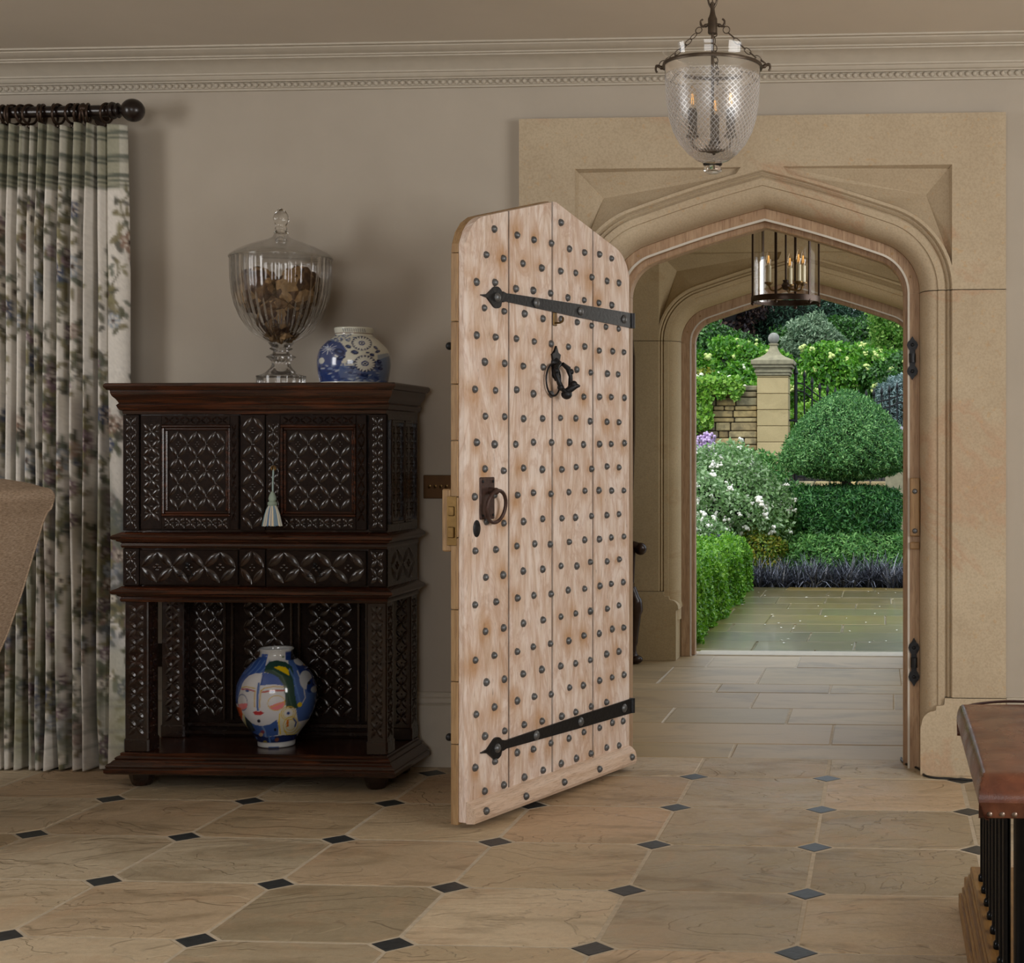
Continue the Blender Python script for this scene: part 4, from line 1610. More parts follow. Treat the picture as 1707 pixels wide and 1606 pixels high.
def seedball(x, y, z, r, lab, sd):
    rr = random.Random(sd)
    q = MB()
    n, m = 26, 18
    ph = [rr.uniform(0, 6) for _ in range(6)]
    def f(u, v):
        a, t = 2 * PI * u, PI * v
        k = 1 + .07 * math.sin(6 * a + ph[0]) * math.sin(t) + .06 * math.sin(9 * t + ph[1] + 2 * math.sin(3 * a)) + .05 * math.sin(13 * a + 7 * t + ph[2])
        return (x + r * k * math.sin(t) * math.cos(a), y + r * k * math.sin(t) * math.sin(a), z - r * k * math.cos(t))
    q.grid(f, n, m, True)
    return build(q, 'seed_ball', SEED, org=(x, y, z), smooth=50, label=lab, cat='seed ball', group='seed balls inside the glass urn')


seedball(UX - .080, UY - .02, uz(775), .082, 'dark ragged seed ball highest at left inside the glass urn', 1)
seedball(UX + .080, UY - .03, uz(765), .077, 'tan patched seed ball highest at right inside the glass urn', 2)
seedball(UX + .012, UY - .025, uz(1015), .086, 'brown seed ball lowest, in the bottom of the glass urn', 3)
seedball(UX + .0, UY + .08, uz(880), .078, 'dark seed ball behind the others inside the glass urn', 4)

# blue and white ginger jar
JX, JY = -1.927, 5.46
jz = lambda cy: 1.4505 + (1525 - cy) / 5.02 * .002185
jar = empty('ginger_jar', 'squat blue and white floral porcelain jar beside the glass urn on cupboard', 'jar', (JX, JY, 1.45))
jp = [(.0, 1525), (.112, 1525), (.120, 1515), (.123, 1480), (.128, 1420), (.1305, 1350), (.128, 1290), (.120, 1235), (.104, 1190), (.085, 1150), (.070, 1125), (.067, 1112), (.069, 1085), (.0705, 1060), (.069, 1054), (.064, 1056), (.062, 1085), (.062, 1120)]
cj = Cv(310, 270, '#cfd0c4')                               # half crop scale: x 780..1400, y 1030..1570
jx = lambda x, y: ((x - 780) / 2, (y - 1030) / 2)
def jell(x, y, rx, ry, c, rot=0, al=1.0):
    u, v = jx(x, y)
    cj.ell(u, v, rx / 2, ry / 2, c, rot, al)
BL, DB, MBL = '#1f3874', '#182751', '#4a618f'
cj.poly([jx(*p) for p in [(800, 1400), (1050, 1385), (1180, 1390), (1420, 1270), (1420, 1515), (800, 1515)]], '#35538c', .92)
cj.poly([jx(*p) for p in [(790, 1170), (900, 1165), (1000, 1190), (1050, 1260), (1020, 1330), (980, 1420), (1000, 1510), (790, 1510)]], BL, .95)
cj.poly([jx(*p) for p in [(1290, 1290), (1420, 1250), (1420, 1500), (1300, 1500)]], '#6c83a3', .7)
RJ = random.Random(4)
for _ in range(120):
    x, y = RJ.uniform(800, 1310), RJ.uniform(1360, 1510)
    jell(x, y, RJ.uniform(6, 26), RJ.uniform(4, 10), RJ.choice([BL, DB, '#2f4b85', '#7f93b5', '#b9c3cb']), RJ.uniform(-.6, .6), .7)
for _ in range(60):
    x, y = RJ.uniform(860, 1110), RJ.uniform(1120, 1180)
    jell(x, y, RJ.uniform(4, 14), RJ.uniform(3, 7), RJ.choice([BL, MBL, DB]), RJ.uniform(-1, 1), .8)
for k in range(11):
    q = 2 * PI * k / 11
    cj.line([jx(905, 1245), jx(905 + 75 * math.cos(q), 1245 + 45 * math.sin(q))], .9, '#c5cbd2')
for cx, cy, r in ((1165, 1195, 74), (1190, 1365, 80)):
    jell(cx, cy, r * 1.08, r * .86, DB)
    for k in range(18):
        q = 2 * PI * k / 18
        jell(cx + r * .66 * math.cos(q), cy + r * .52 * math.sin(q), r * .34, r * .10, '#d8dad2', math.atan2(math.sin(q) * .8, math.cos(q)))
    jell(cx, cy, r * .36, r * .28, BL)
    jell(cx, cy, r * .22, r * .15, '#cfd3d0')
    jell(cx, cy, r * .12, r * .09, DB)
for x, y, rx, ry, q in ((1060, 1228, 24, 16, .3), (1110, 1275, 30, 18, .2), (1275, 1230, 22, 12, .7), (1290, 1260, 22, 12, -.4), (1245, 1292, 20, 14, .2), (1085, 1355, 22, 14, -.3), (1300, 1345, 22, 16, .5),
                        (1090, 1400, 20, 12, .5), (1185, 1460, 34, 14, 0), (1310, 1400, 20, 14, .2), (990, 1270, 44, 26, .3), (1000, 1320, 40, 18, -.3), (1210, 1275, 14, 8, 0)):
    jell(x, y, rx, ry, DB, q)
    jell(x + 4, y - 2, rx * .4, ry * .3, MBL, q)
jell(850, 1340, 22, 26, '#c9ccc6')
jell(965, 1305, 16, 7, '#c9ccc6', .6)
for x in range(1015, 1190, 17):
    cj.line([jx(x, 1070), jx(x + 8, 1096)], 1.2, DB)
u, v = jx(0, 1108)
cj.lay(np.clip(1.9 - np.abs(cj.Y - v), 0, 1), '#5c3322')
cj.lay((cj.Y > jx(0, 1512)[1]).astype(np.float32), '#d8d6cb')


def painted_pot(name, prof, cx_, cy_, zf, n, cvs, mapf, m, parent, per=6):
    """lathe with colours looked up from a canvas that wraps the side seen from the doorway side"""
    pr = []
    for i in range(len(prof) - 1):
        (r0, c0), (r1, c1) = prof[i], prof[i + 1]
        st_ = max(1, int((abs(c1 - c0) + abs(r1 - r0) * 500) / per))
        # smooth profile by Catmull-Rom
        pa, pb = prof[max(0, i - 1)], prof[min(len(prof) - 1, i + 2)]
        for k in range(st_):
            t = k / st_
            def cr(a, b_, c, d):
                return .5 * (2 * b_ + (c - a) * t + (2 * a - 5 * b_ + 4 * c - d) * t * t + (3 * b_ - a - 3 * c + d) * t ** 3)
            pr.append((max(0.0, cr(pa[0], r0, r1, pb[0])), cr(pa[1], c0, c1, pb[1])))
    pr.append(prof[-1])
    vd = Vector((-cx_, -cy_)).normalized()
    rt = Vector((-vd.y, vd.x))                             # picture-right as seen from the room
    vs, u_, v_ = [], [], []
    for r, c in pr:
        for k in range(n):
            a = 2 * PI * k / n
            lat, dep = math.sin(a) * r, math.cos(a) * r
            vs.append((cx_ + rt.x * lat + vd.x * dep, cy_ + rt.y * lat + vd.y * dep, zf(c)))
            u_.append(lat)
            v_.append(c)
    q = MB().add(vs, [(j * n + k, j * n + (k + 1) % n, (j + 1) * n + (k + 1) % n, (j + 1) * n + k) for j in range(len(pr) - 1) for k in range(n)])
    o = build(q, name, m, parent, smooth=180)
    uu, vv = mapf(np.array(u_), np.array(v_))
    paint(o, cvs.at(uu, vv))
    return o


GLAZE = m_vcol('glazed painted porcelain', .12, **{'Coat Weight': .6, 'Coat Roughness': .04})
painted_pot('jar_body', jp, JX, JY, jz, 180, cj, lambda u, v: ((1104 + u / .1305 * 296 - 780) / 2, (v - 1030) / 2), GLAZE, jar)

# painted vase on the open shelf
VX, VY = -2.232, 5.50
vz = lambda cy: .1255 + (1450 - cy) / 8.03 * .002213
vase = empty('painted_vase', 'round shouldered vase painted with a face in blue, green and yellow, on lower shelf', 'vase', (VX, VY, .125))
vp = [(.0, 1452), (.060, 1452), (.066, 1440), (.067, 1410), (.069, 1375), (.082, 1290), (.1025, 1190), (.121, 1090), (.134, 980), (.141, 860), (.1425, 750), (.138, 620), (.124, 500), (.106, 410), (.088, 340), (.070, 285), (.061, 250), (.0585, 215), (.060, 180), (.0625, 155), (.060, 150), (.056, 160), (.054, 230)]
S4 = .25
cw = Cv(382, 402, '#c9cbcd')


def P4(pts):
    return [(x * S4, y * S4) for x, y in pts]


def E4(x, y, rx, ry, c, rot=0, al=1.0):
    cw.ell(x * S4, y * S4, rx * S4, ry * S4, c, rot, al)


B1, B2, B3, GR, YL, PK, RD = '#35549b', '#223b7c', '#5f80b8', '#27443c', '#d6b818', '#dc7d84', '#b8333c'
cw.poly(P4([(180, 260), (620, 250), (600, 330), (580, 430), (520, 440), (380, 490), (310, 570), (270, 700), (240, 860), (180, 860)]), B1)
cw.poly(P4([(880, 260), (1400, 260), (1400, 1100), (1010, 1100), (980, 900), (960, 600), (900, 420)]), '#46639f')
for x0, w_ in ((330, 5), (380, 4), (440, 5), (500, 4)):
    cw.line(P4([(x0, 460), (x0 + 90, 370), (x0 + 150, 290)]), w_ * .35, B3, .7)
cw.poly(P4([(980, 360), (1090, 330), (1250, 480), (1400, 700), (1400, 1000), (1250, 760), (1140, 560), (1060, 510)]), B2)
E4(1020, 330, 70, 36, '#b9bdc2', .5)
E4(1110, 560, 80, 120, '#b4bac2', -.3)
E4(1180, 640, 60, 90, B2, .3)
E4(1220, 700, 50, 40, '#aab2bc', .6)
E4(1150, 600, 22, 20, '#1d2435')
E4(1095, 375, 16, 16, '#c59b22')
# face
face = [(300, 640), (325, 540), (390, 470), (480, 435), (580, 430), (700, 450), (780, 510), (820, 590), (840, 700), (845, 850), (800, 950), (740, 1030), (660, 1095), (560, 1122), (450, 1095), (370, 1020), (310, 910), (255, 860), (250, 760)]
cw.poly(P4(face), '#c9cbd2')
cw.poly(P4([(560, 425), (690, 440), (780, 505), (825, 590), (700, 570), (530, 580)]), B1)
cw.line(P4([(575, 455), (560, 520), (530, 580)]), .8, B2)
# hair in green with a yellow flash
cw.poly(P4([(580, 420), (600, 350), (650, 300), (740, 285), (850, 310), (930, 370), (950, 430), (950, 560), (975, 760), (1010, 910), (920, 890), (855, 880), (840, 700), (820, 580), (760, 490), (690, 445)]), GR)
cw.line(P4([(690, 400), (800, 470), (870, 600), (900, 760), (930, 880)]), 2.2, '#3f5d50', .7)
cw.poly(P4([(705, 365), (770, 352), (850, 372), (890, 410), (895, 475), (830, 435), (760, 395)]), YL)
cw.line(P4([(900, 400), (960, 520), (1000, 700), (1040, 850)]), 3, B3, .7)
cw.line(P4([(1000, 430), (1080, 640), (1100, 780), (1060, 850)]), 1.6, '#b6bcc4')
# brows, eyes, nose
cw.line(P4([(300, 625), (360, 605), (470, 620)]), 1.4, '#bd9a2a')
cw.line(P4([(300, 645), (370, 632), (465, 655)]), 2.2, '#a4535a')
E4(370, 655, 24, 16, B2)
cw.line(P4([(545, 650), (580, 615), (700, 595), (820, 610)]), 1.4, '#bd9a2a')
cw.line(P4([(560, 665), (690, 645), (830, 652)]), 2.6, '#b3584f')
E4(685, 662, 28, 14, B2)
cw.line(P4([(515, 560), (500, 700), (498, 860), (505, 900)]), 3.6, '#4c68a2')
cw.line(P4([(468, 650), (462, 750), (462, 860)]), 1.5, '#bd9a2a')
cw.line(P4([(538, 640), (530, 760), (522, 870)]), 1.5, '#bd9a2a')
# cheeks
E4(735, 810, 112, 102, '#c9a92a')
E4(735, 810, 103, 93, '#c9cbd2')
cw.poly(P4([(645, 850), (740, 812), (836, 790), (838, 830), (810, 880), (740, 905), (670, 890)]), PK)
cw.line(P4([(655, 868), (840, 795)]), .9, '#c9a92a')
cw.ring(310 * S4, 815 * S4, 62 * S4, 105 * S4, 1.0, B2)
cw.poly(P4([(255, 850), (310, 825), (372, 822), (370, 870), (320, 910), (260, 905)]), PK)
cw.poly(P4([(440, 930), (480, 912), (510, 920), (540, 912), (580, 935), (540, 970), (470, 972)]), RD)
cw.line(P4([(440, 935), (580, 937)]), .7, '#7d1f2a')
E4(515, 1050, 22, 24, '#1e2436')
# neck and orange side hair
cw.poly(P4([(220, 890), (290, 890), (310, 970), (300, 1090), (260, 1050)]), '#c8562a')
cw.poly(P4([(310, 960), (340, 990), (390, 1150), (395, 1230), (350, 1180), (320, 1080)]), '#c9c79a')
cw.poly(P4([(330, 980), (400, 1070), (470, 1110), (560, 1122), (660, 1095), (740, 1035), (760, 1120), (760, 1260), (600, 1290), (400, 1250)]), '#3d5c9c')
cw.poly(P4([(335, 1000), (420, 1080), (470, 1200), (400, 1250), (360, 1140)]), '#27383e')
cw.line(P4([(560, 1130), (590, 1200), (600, 1290)]), 3, '#7a93bd', .8)
E4(720, 1180, 16, 24, '#1e2436')
# yellow ornament on the right
cw.poly(P4([(770, 940), (880, 870), (985, 960), (1010, 1100), (1060, 1160), (1000, 1290), (860, 1330), (770, 1260), (755, 1100)]), '#cfcdb8')
for r, w_ in ((92, 1.5), (70, 1.1)):
    cw.ring(885 * S4, 958 * S4, r * S4, r * S4, w_, '#c9a92a')
E4(885, 958, 48, 48, '#cfd0d0')
E4(885, 958, 20, 22, B2)
cw.ring(915 * S4, 1130 * S4, 92 * S4, 120 * S4, 1.4, '#c9a92a')
cw.ring(915 * S4, 1130 * S4, 62 * S4, 80 * S4, 1.1, '#c9a92a')
cw.poly(P4([(862, 1050), (892, 1040), (890, 1150), (862, 1150)]), '#c06a26')
cw.line(P4([(950, 1040), (985, 1100), (970, 1160)]), 2.4, B2)
cw.line(P4([(775, 960), (765, 1080), (785, 1250)]), 2.0, YL)
cw.line(P4([(830, 1200), (870, 1270), (960, 1280), (1030, 1220)]), 1.5, YL)
E4(1030, 860, 30, 34, '#d0b520')
# foot
cw.poly(P4([(380, 1230), (600, 1290), (820, 1270), (1000, 1290), (1000, 1375), (400, 1375)]), '#1d2b55')
for x, y, c in ((560, 1215, '#8c3a2e'), (540, 1255, '#cfae7a'), (590, 1370, '#8d7a2c'), (740, 1330, '#7a4a2a'), (690, 1300, B1), (470, 1330, B3)):
    E4(x, y, 26, 30, c, .4, .8)
cw.line(P4([(640, 1270), (660, 1400)]), 3, '#4f73a8', .8)
cw.lay((cw.Y > 1372 * S4).astype(np.float32), '#c6c8c8')
cw.line(P4([(640, 1440), (760, 1440)]), 2.5, '#3c5a94')
# neck of the pot
cw.poly(P4([(500, 150), (1000, 150), (1000, 250), (500, 250)]), '#bfc1c2')
cw.poly(P4([(550, 205), (630, 205), (620, 260), (545, 250)]), B1)
cw.poly(P4([(850, 190), (930, 190), (920, 300), (850, 290)]), B2)
cw.poly(P4([(925, 180), (1000, 180), (1000, 300), (915, 300)]), '#23222a')
E4(820, 250, 18, 10, '#5b6b3c')
painted_pot('vase_body', vp, VX, VY, vz, 256, cw, lambda u, v: ((737 + u / .1425 * 522) * S4, v * S4), GLAZE, vase, per=9)

# ============================================================ WALL PLATES, CABLE
sw = empty('light_switch', 'square bronze four toggle light switch plate on wall behind the studded door', 'light switch', (-1.70, WY, 1.07))
b = MB().box(-1.763, -1.647, WY - .008, WY - .0005, 1.026, 1.116, .002)
build(b, 'switch_plate', plain('bronze switch plate', '#5a3c1c', .4, .6, var=.1), sw, smooth=30)
for k in range(4):
    x = -1.738 + k * .022
    b = MB()
    b.lathe([(.006, 0), (.006, .003), (.003, .004), (0, .004)], 10, M=Matrix.Translation((x, WY - .008, 1.074)) @ Matrix.Rotation(PI / 2, 4, 'X'))
    b.tube([(x, WY - .010, 1.074), (x, WY - .022, 1.068)], [.0022, .0034], 8)
    build(b, 'toggle', BRASS, sw, smooth=50)
so = empty('wall_socket', 'dark bronze wall socket plate low behind the cupboard', 'socket', (-2.78, WY, .416))
b = MB().box(-2.85, -2.764, WY - .008, WY - .0005, .372, .462, .002)
build(b, 'socket_plate', plain('bronze socket plate', '#33261b', .4, .5), so, smooth=30)
b = MB()
for dx, dz, a, h in ((0, .018, .004, .010), (-.014, -.008, .008, .004), (.014, -.008, .008, .004)):
    b.box(-2.807 + dx - a / 2, -2.807 + dx + a / 2, WY - .0095, WY - .007, .416 + dz - h / 2, .416 + dz + h / 2)
build(b, 'socket_holes', EBONY, so, smooth=None, kind='stuff')
b = MB()
pts = [(.066, 6.02, .004), (.068, 5.97, .004), (.085, 5.90, .004), (.125, 5.835, .004), (.138, 5.79, .004), (.150, 5.70, .004), (.19, 5.66, .004), (.235, 5.655, .004), (.275, 5.635, .005), (.33, 5.63, .004), (.42, 5.60, .004), (.62, 5.3, .004), (.72, 4.8, .004)]
def smooth_path(p, n=6):
    o = []
    for i in range(len(p) - 1):
        a, b_, c, d = (Vector(p[max(0, i - 1)]), Vector(p[i]), Vector(p[i + 1]), Vector(p[min(len(p) - 1, i + 2)]))
        for k in range(n):
            t = k / n
            o.append(.5 * (2 * b_ + (c - a) * t + (2 * a - 5 * b_ + 4 * c - d) * t * t + (3 * b_ - a - 3 * c + d) * t ** 3))
    o.append(Vector(p[-1]))
    return o
b.tube(smooth_path(pts), .0042, 8)
build(b, 'power_cable', plain('black cable sheath', '#17181a', .45, var=.1), org=(.14, 5.8, 0), smooth=60, label='black cable lying on the flagstones along the right door jamb', cat='cable')

# ============================================================ BELL JAR LANTERN HANGING IN THE ROOM
LX, LY = -.473, 4.20
lan = empty('pendant_lantern', 'clear cut glass bell jar lantern on bronze chains, hanging in the room', 'lantern', (LX, LY, 1.97))


def cutglass(k):
    # diamond cutting: two sets of crossing spirals
    v = k.obj()
    s = k.add('ShaderNodeSeparateXYZ', {0: v})
    ang = k.math('MULTIPLY', k.math('ARCTAN2', s.outputs[1], s.outputs[0]), 46.0)
    zz = k.math('MULTIPLY', s.outputs[2], 400.0)
    a = k.math('ABSOLUTE', k.math('SINE', k.math('MULTIPLY', k.math('ADD', ang, zz), .5)))
    c = k.math('ABSOLUTE', k.math('SINE', k.math('MULTIPLY', k.math('SUBTRACT', ang, zz), .5)))
    h = k.math('MINIMUM', a, c)
    lo = k.add('ShaderNodeMapRange', {0: s.outputs[2], 1: .050, 2: .058, 3: 0.0, 4: 1.0}).outputs[0]
    hi = k.add('ShaderNodeMapRange', {0: s.outputs[2], 1: .262, 2: .270, 3: 1.0, 4: 0.0}).outputs[0]
    k._h = k.math('MULTIPLY', h, k.math('MULTIPLY', lo, hi))
    k._m = k.math('MULTIPLY', lo, hi)
    return k.bump(k._h, 1.0, .006)


def painted_sheen(k, sh):  # whitish sheen of the cuts laid on as white lines and rim
    d = k.add('ShaderNodeBsdfGlossy', {'Color': (1, 1, 1, 1), 'Roughness': .32}).outputs[0]
    line = k.ramp(k._h, [(.14, 1.0), (.46, .30)])
    lw = k.add('ShaderNodeLayerWeight', {'Blend': .45}).outputs['Facing']
    rim = k.ramp(lw, [(.10, .42), (.85, .95)])
    f = k.math('MULTIPLY', k.math('MULTIPLY', line, rim), k._m)
    tr = k.add('ShaderNodeBsdfTranslucent', {'Color': (.9, .9, .92, 1)}).outputs[0]
    df = k.add('ShaderNodeBsdfDiffuse', {'Color': (.85, .84, .86, 1)}).outputs[0]
    ml = k.add('ShaderNodeMixShader', {0: .5, 1: df, 2: tr}).outputs[0]
    ml = k.add('ShaderNodeMixShader', {0: .35, 1: ml, 2: d}).outputs[0]
    return k.add('ShaderNodeMixShader', {0: f, 1: sh, 2: ml}).outputs[0]


JARG = m_glass('diamond cut lantern glass', .97, .8, 1.5, .04, extra=painted_sheen, bumpf=cutglass)
lz0 = 1.97
lp_ = [(.0, .030), (.024, .030), (.045, .038), (.068, .056), (.092, .084), (.110, .118), (.121, .155), (.127, .195), (.130, .240), (.1315, .275), (.1325, .30), (.135, .325), (.139, .335), (.1385, .339)]
b = MB().shell(lp_, 96, (LX, LY, lz0))
build(b, 'glass_jar', JARG, lan, smooth=180, fix=False)
b = MB().lathe([(.0, .0), (.012, .0005), (.024, .006), (.026, .012), (.022, .018), (.020, .021), (.026, .024), (.027, .028), (.022, .0315), (0, .032)], 24, (LX, LY, lz0))
build(b, 'glass_knop', CRYS, lan, smooth=60)
RZ = lz0 + .296
b = MB()
b.shell([(.1335, -.0045), (.1375, -.0045), (.1385, 0), (.1375, .0045), (.1335, .0045), (.1330, 0), (.1335, -.0045)], 64, (LX, LY, RZ))
rim = build(b, 'rim_band', ANTIQ, lan, smooth=60)
HZ = 2.392
b = MB().lathe([(.011, -.036), (.013, -.034), (.013, .006), (.011, .010), (.008, .018), (.006, .030), (.006, .05), (.004, .052)], 16, (LX, LY, HZ))
hub = build(b, 'chain_hub', ANTIQ, lan, smooth=40)
link_me = MB().tube([((.0058 if abs(math.sin(2 * PI * k / 16)) < .75 else .0052) * math.cos(2 * PI * k / 16) * 1.1, 0, .0125 * math.sin(2 * PI * k / 16)) for k in range(16)], .0013, 6, closed=True).mesh('chain_link', ANTIQ, (0, 0, 0), 60)
rl_me = MB().tube([(.0095 * math.cos(2 * PI * k / 16), 0, .0095 * math.sin(2 * PI * k / 16)) for k in range(16)], .0014, 6, closed=True).mesh('chain_ring', ANTIQ, (0, 0, 0), 60)
for a in (math.radians(3), math.radians(178), math.radians(91)):
    ca, sa = math.cos(a), math.sin(a)
    q = lambda r, z: (LX + ca * r, LY + sa * r, z)
    b = MB()
    b.tube(smooth_path([q(.134, RZ - .002), q(.144, RZ + .002), q(.153, RZ + .006), q(.158, RZ + .004), q(.1585, RZ - .006), q(.155, RZ - .012)], 4), [.005] * 4 + [.004] * 8 + [.003] * 9, 8)
    b.ball(q(.143, RZ + .001), .006, 8, 6)
    build(b, 'rim_hook', ANTIQ, rim, smooth=60)
    b = MB()
    b.tube(smooth_path([q(.012, HZ - .010), q(.020, HZ - .012), q(.027, HZ - .014), q(.032, HZ - .010), q(.033, HZ), q(.027, HZ + .006)], 4), [.0045] * 6 + [.0035] * 8 + [.0028] * 7, 8)
    b.ball(q(.019, HZ - .012), .0055, 8, 6)
    build(b, 'hub_hook', ANTIQ, hub, smooth=60)
    P0, P1 = Vector(q(.031, HZ - .016)), Vector(q(.148, RZ + .008))
    d = P1 - P0
    n = 8
    for k in range(n):
        c = P0 + d * ((k + .5) / n) + Vector((0, 0, -.010 * math.sin(PI * (k + .5) / n)))
        me = rl_me if k in (0, n - 1) else link_me
        o = inst(me, 'chain_link', lan, c - Vector((LX, LY, lz0)), scale=(1.0, 1.0, 1.0 if k in (0, n - 1) else .95))
        o.rotation_mode = 'QUATERNION'
        t = d.normalized()
        qv = Vector((0, 0, 1)).rotation_difference(t)
        spin = PI / 2 * (k % 2) + .35
        from mathutils import Quaternion
        o.rotation_quaternion = Quaternion(t, spin) @ qv
b = MB()
b.tube([(LX, LY, HZ - .03), (LX, LY, lz0 + .075)], .0042, 10)
build(b, 'centre_rod', ANTIQ, lan, smooth=60)
for k in range(5):
    o = inst(link_me, 'chain_link', lan, (0, 0, HZ + .058 + .042 * k * 2 - lz0 + .02), (0, 0, PI / 2 * (k % 2)), (2.2, 2.2, 3.4))
b = MB()
b.tube([(LX, LY, HZ + .05), (LX, LY, CZ - .02)], .0022, 6)
b.lathe([(.045, 0), (.042, -.014), (.012, -.022), (0, -.022)], 20, (LX, LY, CZ + .0))
build(b, 'ceiling_rose', ANTIQ, lan, smooth=40)
b = MB()
b.lathe([(.0, .058), (.018, .060), (.026, .068), (.020, .076), (.008, .082), (0, .084)], 16, (LX, LY, lz0))
cl = build(b, 'candle_cluster', ANTIQ, lan, smooth=40)
BULB = K('warm filament bulb')
_lw = BULB.add('ShaderNodeLayerWeight', {'Blend': .5}).outputs['Facing']
_t = BULB.add('ShaderNodeBsdfTransparent', {'Color': (1, .93, .82, 1)}).outputs[0]
_g = BULB.add('ShaderNodeBsdfGlossy', {'Roughness': .03}).outputs[0]
BULB = BULB.out(BULB.add('ShaderNodeMixShader', {0: BULB.math('MULTIPLY', _lw, .5), 1: _t, 2: _g}).outputs[0])
_k = K('glowing filament')
FIL = _k.out(_k.add('ShaderNodeEmission', {'Color': (1.0, .52, .16, 1), 'Strength': 1.6}).outputs[0])
for a in (math.radians(-25), math.radians(205), math.radians(90)):
    x, y = LX + .058 * math.cos(a), LY + .058 * math.sin(a)
    b = MB()
    b.tube(smooth_path([(LX, LY, lz0 + .07), (LX + .03 * math.cos(a), LY + .03 * math.sin(a), lz0 + .062), (x, y, lz0 + .075), (x, y, lz0 + .10)], 4), .004, 8)
    b.lathe([(.008, .092), (.017, .096), (.018, .10), (.013, .104)], 14, (x, y, lz0))
    b.lathe([(.0125, .10), (.0125, .172), (.009, .176)], 14, (x, y, lz0))
    c = build(b, 'candle_sleeve', ANTIQ, cl, smooth=40, label='dark candle sleeve with a filament bulb')
    b = MB().lathe([(.007, .176), (.013, .190), (.0145, .204), (.011, .222), (.005, .236), (0, .242)], 12, (x, y, lz0))
    b.tube([(x - .004, y, lz0 + .185), (x - .002, y, lz0 + .215), (x + .002, y, lz0 + .215), (x + .004, y, lz0 + .185)], .001, 5)
    build(b, 'bulb', BULB, cl, smooth=60, fix=False)
    b = MB().tube([(x - .003, y, lz0 + .188), (x - .0015, y, lz0 + .216), (x + .0015, y, lz0 + .216), (x + .003, y, lz0 + .188)], .0011, 5)
    build(b, 'filament', FIL, cl, smooth=60)

# ============================================================ PORCH LANTERN
PX, PY, PR = -.478, 7.42, .165
pl = empty('porch_lantern', 'brass framed glass cylinder lantern with candle lights, hanging in the porch', 'lantern', (PX, PY, 1.92))
BZ, TZ = 1.945, 2.40
b = MB()
for z in (BZ, TZ):
    b.shell([(PR - .004, -.014), (PR + .003, -.014), (PR + .005, 0), (PR + .003, .014), (PR - .004, .014), (PR - .004, -.014)], 56, (PX, PY, z))
build(b, 'ring_frame', BRONZE, pl, smooth=50, kind='stuff')
POR = m_glass('porch lantern glass', .985, .9, 1.4, .02, fk=.35)
b = MB().shell([(PR - .008, BZ), (PR - .008, TZ)], 56, (PX, PY, 0))
build(b, 'glass_cylinder', POR, pl, smooth=180, fix=False)
for k in range(6):
    a = math.radians(17 + 60 * k)
    x, y = PX + PR * math.cos(a), PY + PR * math.sin(a)
    b = MB()
    b.box(-.006, .006, -.004, .004, BZ, TZ, .001, Matrix.Translation((x, y, 0)) @ Matrix.Rotation(a + PI / 2, 4, 'Z'))
    b.ball((x, y, BZ - .022), .009, 10, 7)
    b.ball((x, y, BZ - .011), .006, 8, 5)
    build(b, 'upright_bar', BRONZE, pl, smooth=40)
b = MB()
b.tube([(PX, PY, TZ + .15), (PX, PY, 2.66)], .006, 8)
for k in range(3):
    a = 2 * PI * k / 3 + .3
    b.tube(smooth_path([(PX + PR * math.cos(a), PY + PR * math.sin(a), TZ), (PX + PR * .7 * math.cos(a), PY + PR * .7 * math.sin(a), TZ + .1), (PX, PY, TZ + .16)], 5), .005, 6)
b.tube([(PX, PY, TZ + .15), (PX, PY, 2.03)], .005, 8)
b.lathe([(0, 1.99), (.014, 1.995), (.022, 2.015), (.012, 2.03), (.016, 2.04), (0, 2.045)], 14, (PX, PY, 0))
ps = build(b, 'stem', BRONZE, pl, smooth=50)
for a in (math.radians(195), math.radians(-40), math.radians(-5), math.radians(80)):
    x, y = PX + .085 * math.cos(a), PY + .085 * math.sin(a)
    b = MB()
    b.tube(smooth_path([(PX, PY, 2.02), (PX + .03 * math.cos(a), PY + .03 * math.sin(a), 1.995), (PX + .07 * math.cos(a), PY + .07 * math.sin(a), 1.99), (x, y, 2.02)], 4), .005, 8)
    b.lathe([(.006, 2.01), (.021, 2.022), (.021, 2.028), (.008, 2.03)], 14, (x, y, 0))
    arm = build(b, 'candle_arm', BRASS, pl, smooth=50)
    b = MB().lathe([(.0125, 2.028), (.0125, 2.108), (.009, 2.112)], 14, (x, y, 0))
    build(b, 'candle_sleeve', BONE, arm, smooth=40, label='ivory candle sleeve')
    b = MB().lathe([(.007, 2.112), (.013, 2.128), (.014, 2.142), (.009, 2.165), (.003, 2.182), (0, 2.186)], 12, (x, y, 0))
    build(b, 'bulb', BULB, arm, smooth=60, fix=False)
    b = MB().tube([(x - .004, y, 2.122), (x - .0015, y, 2.158), (x + .0015, y, 2.158), (x + .004, y, 2.122)], .0012, 5)
    build(b, 'filament', FIL, arm, smooth=60)

# ============================================================ LEATHER TOPPED CLUB FENDER
kl = K('brown buttoned leather')
_v = kl.obj()
_c = kl.ramp(kl.noise(kl.map(_v, (6, 2, 3)), 2.2, 5, .6, .8), [(.25, '#3c1e13'), (.5, '#583020'), (.75, '#72422c')])
_c = kl.mix(kl.ramp(kl.noise(_v, 14, 5), [(.45, 0.0), (.7, .35)]), _c, '#8d5a3e')
LEATHER = kl.out(kl.bsdf(_c, kl.ramp(kl.noise(_v, 9, 3), [(.3, .22), (.7, .36)]), kl.bump(kl.vor(_v, 380), .12, .001)))
fen = empty('club_fender', 'brown leather padded club fender seat on black uprights and stepped wood plinth', 'fender', (.42, 3.55, 0))
FX0, FX1, FY0, FY1 = .185, .66, 3.03, 3.955
b = MB()


def fseat(u, v):
    # closed cross-section around x, swept along y with rounded ends
    return None


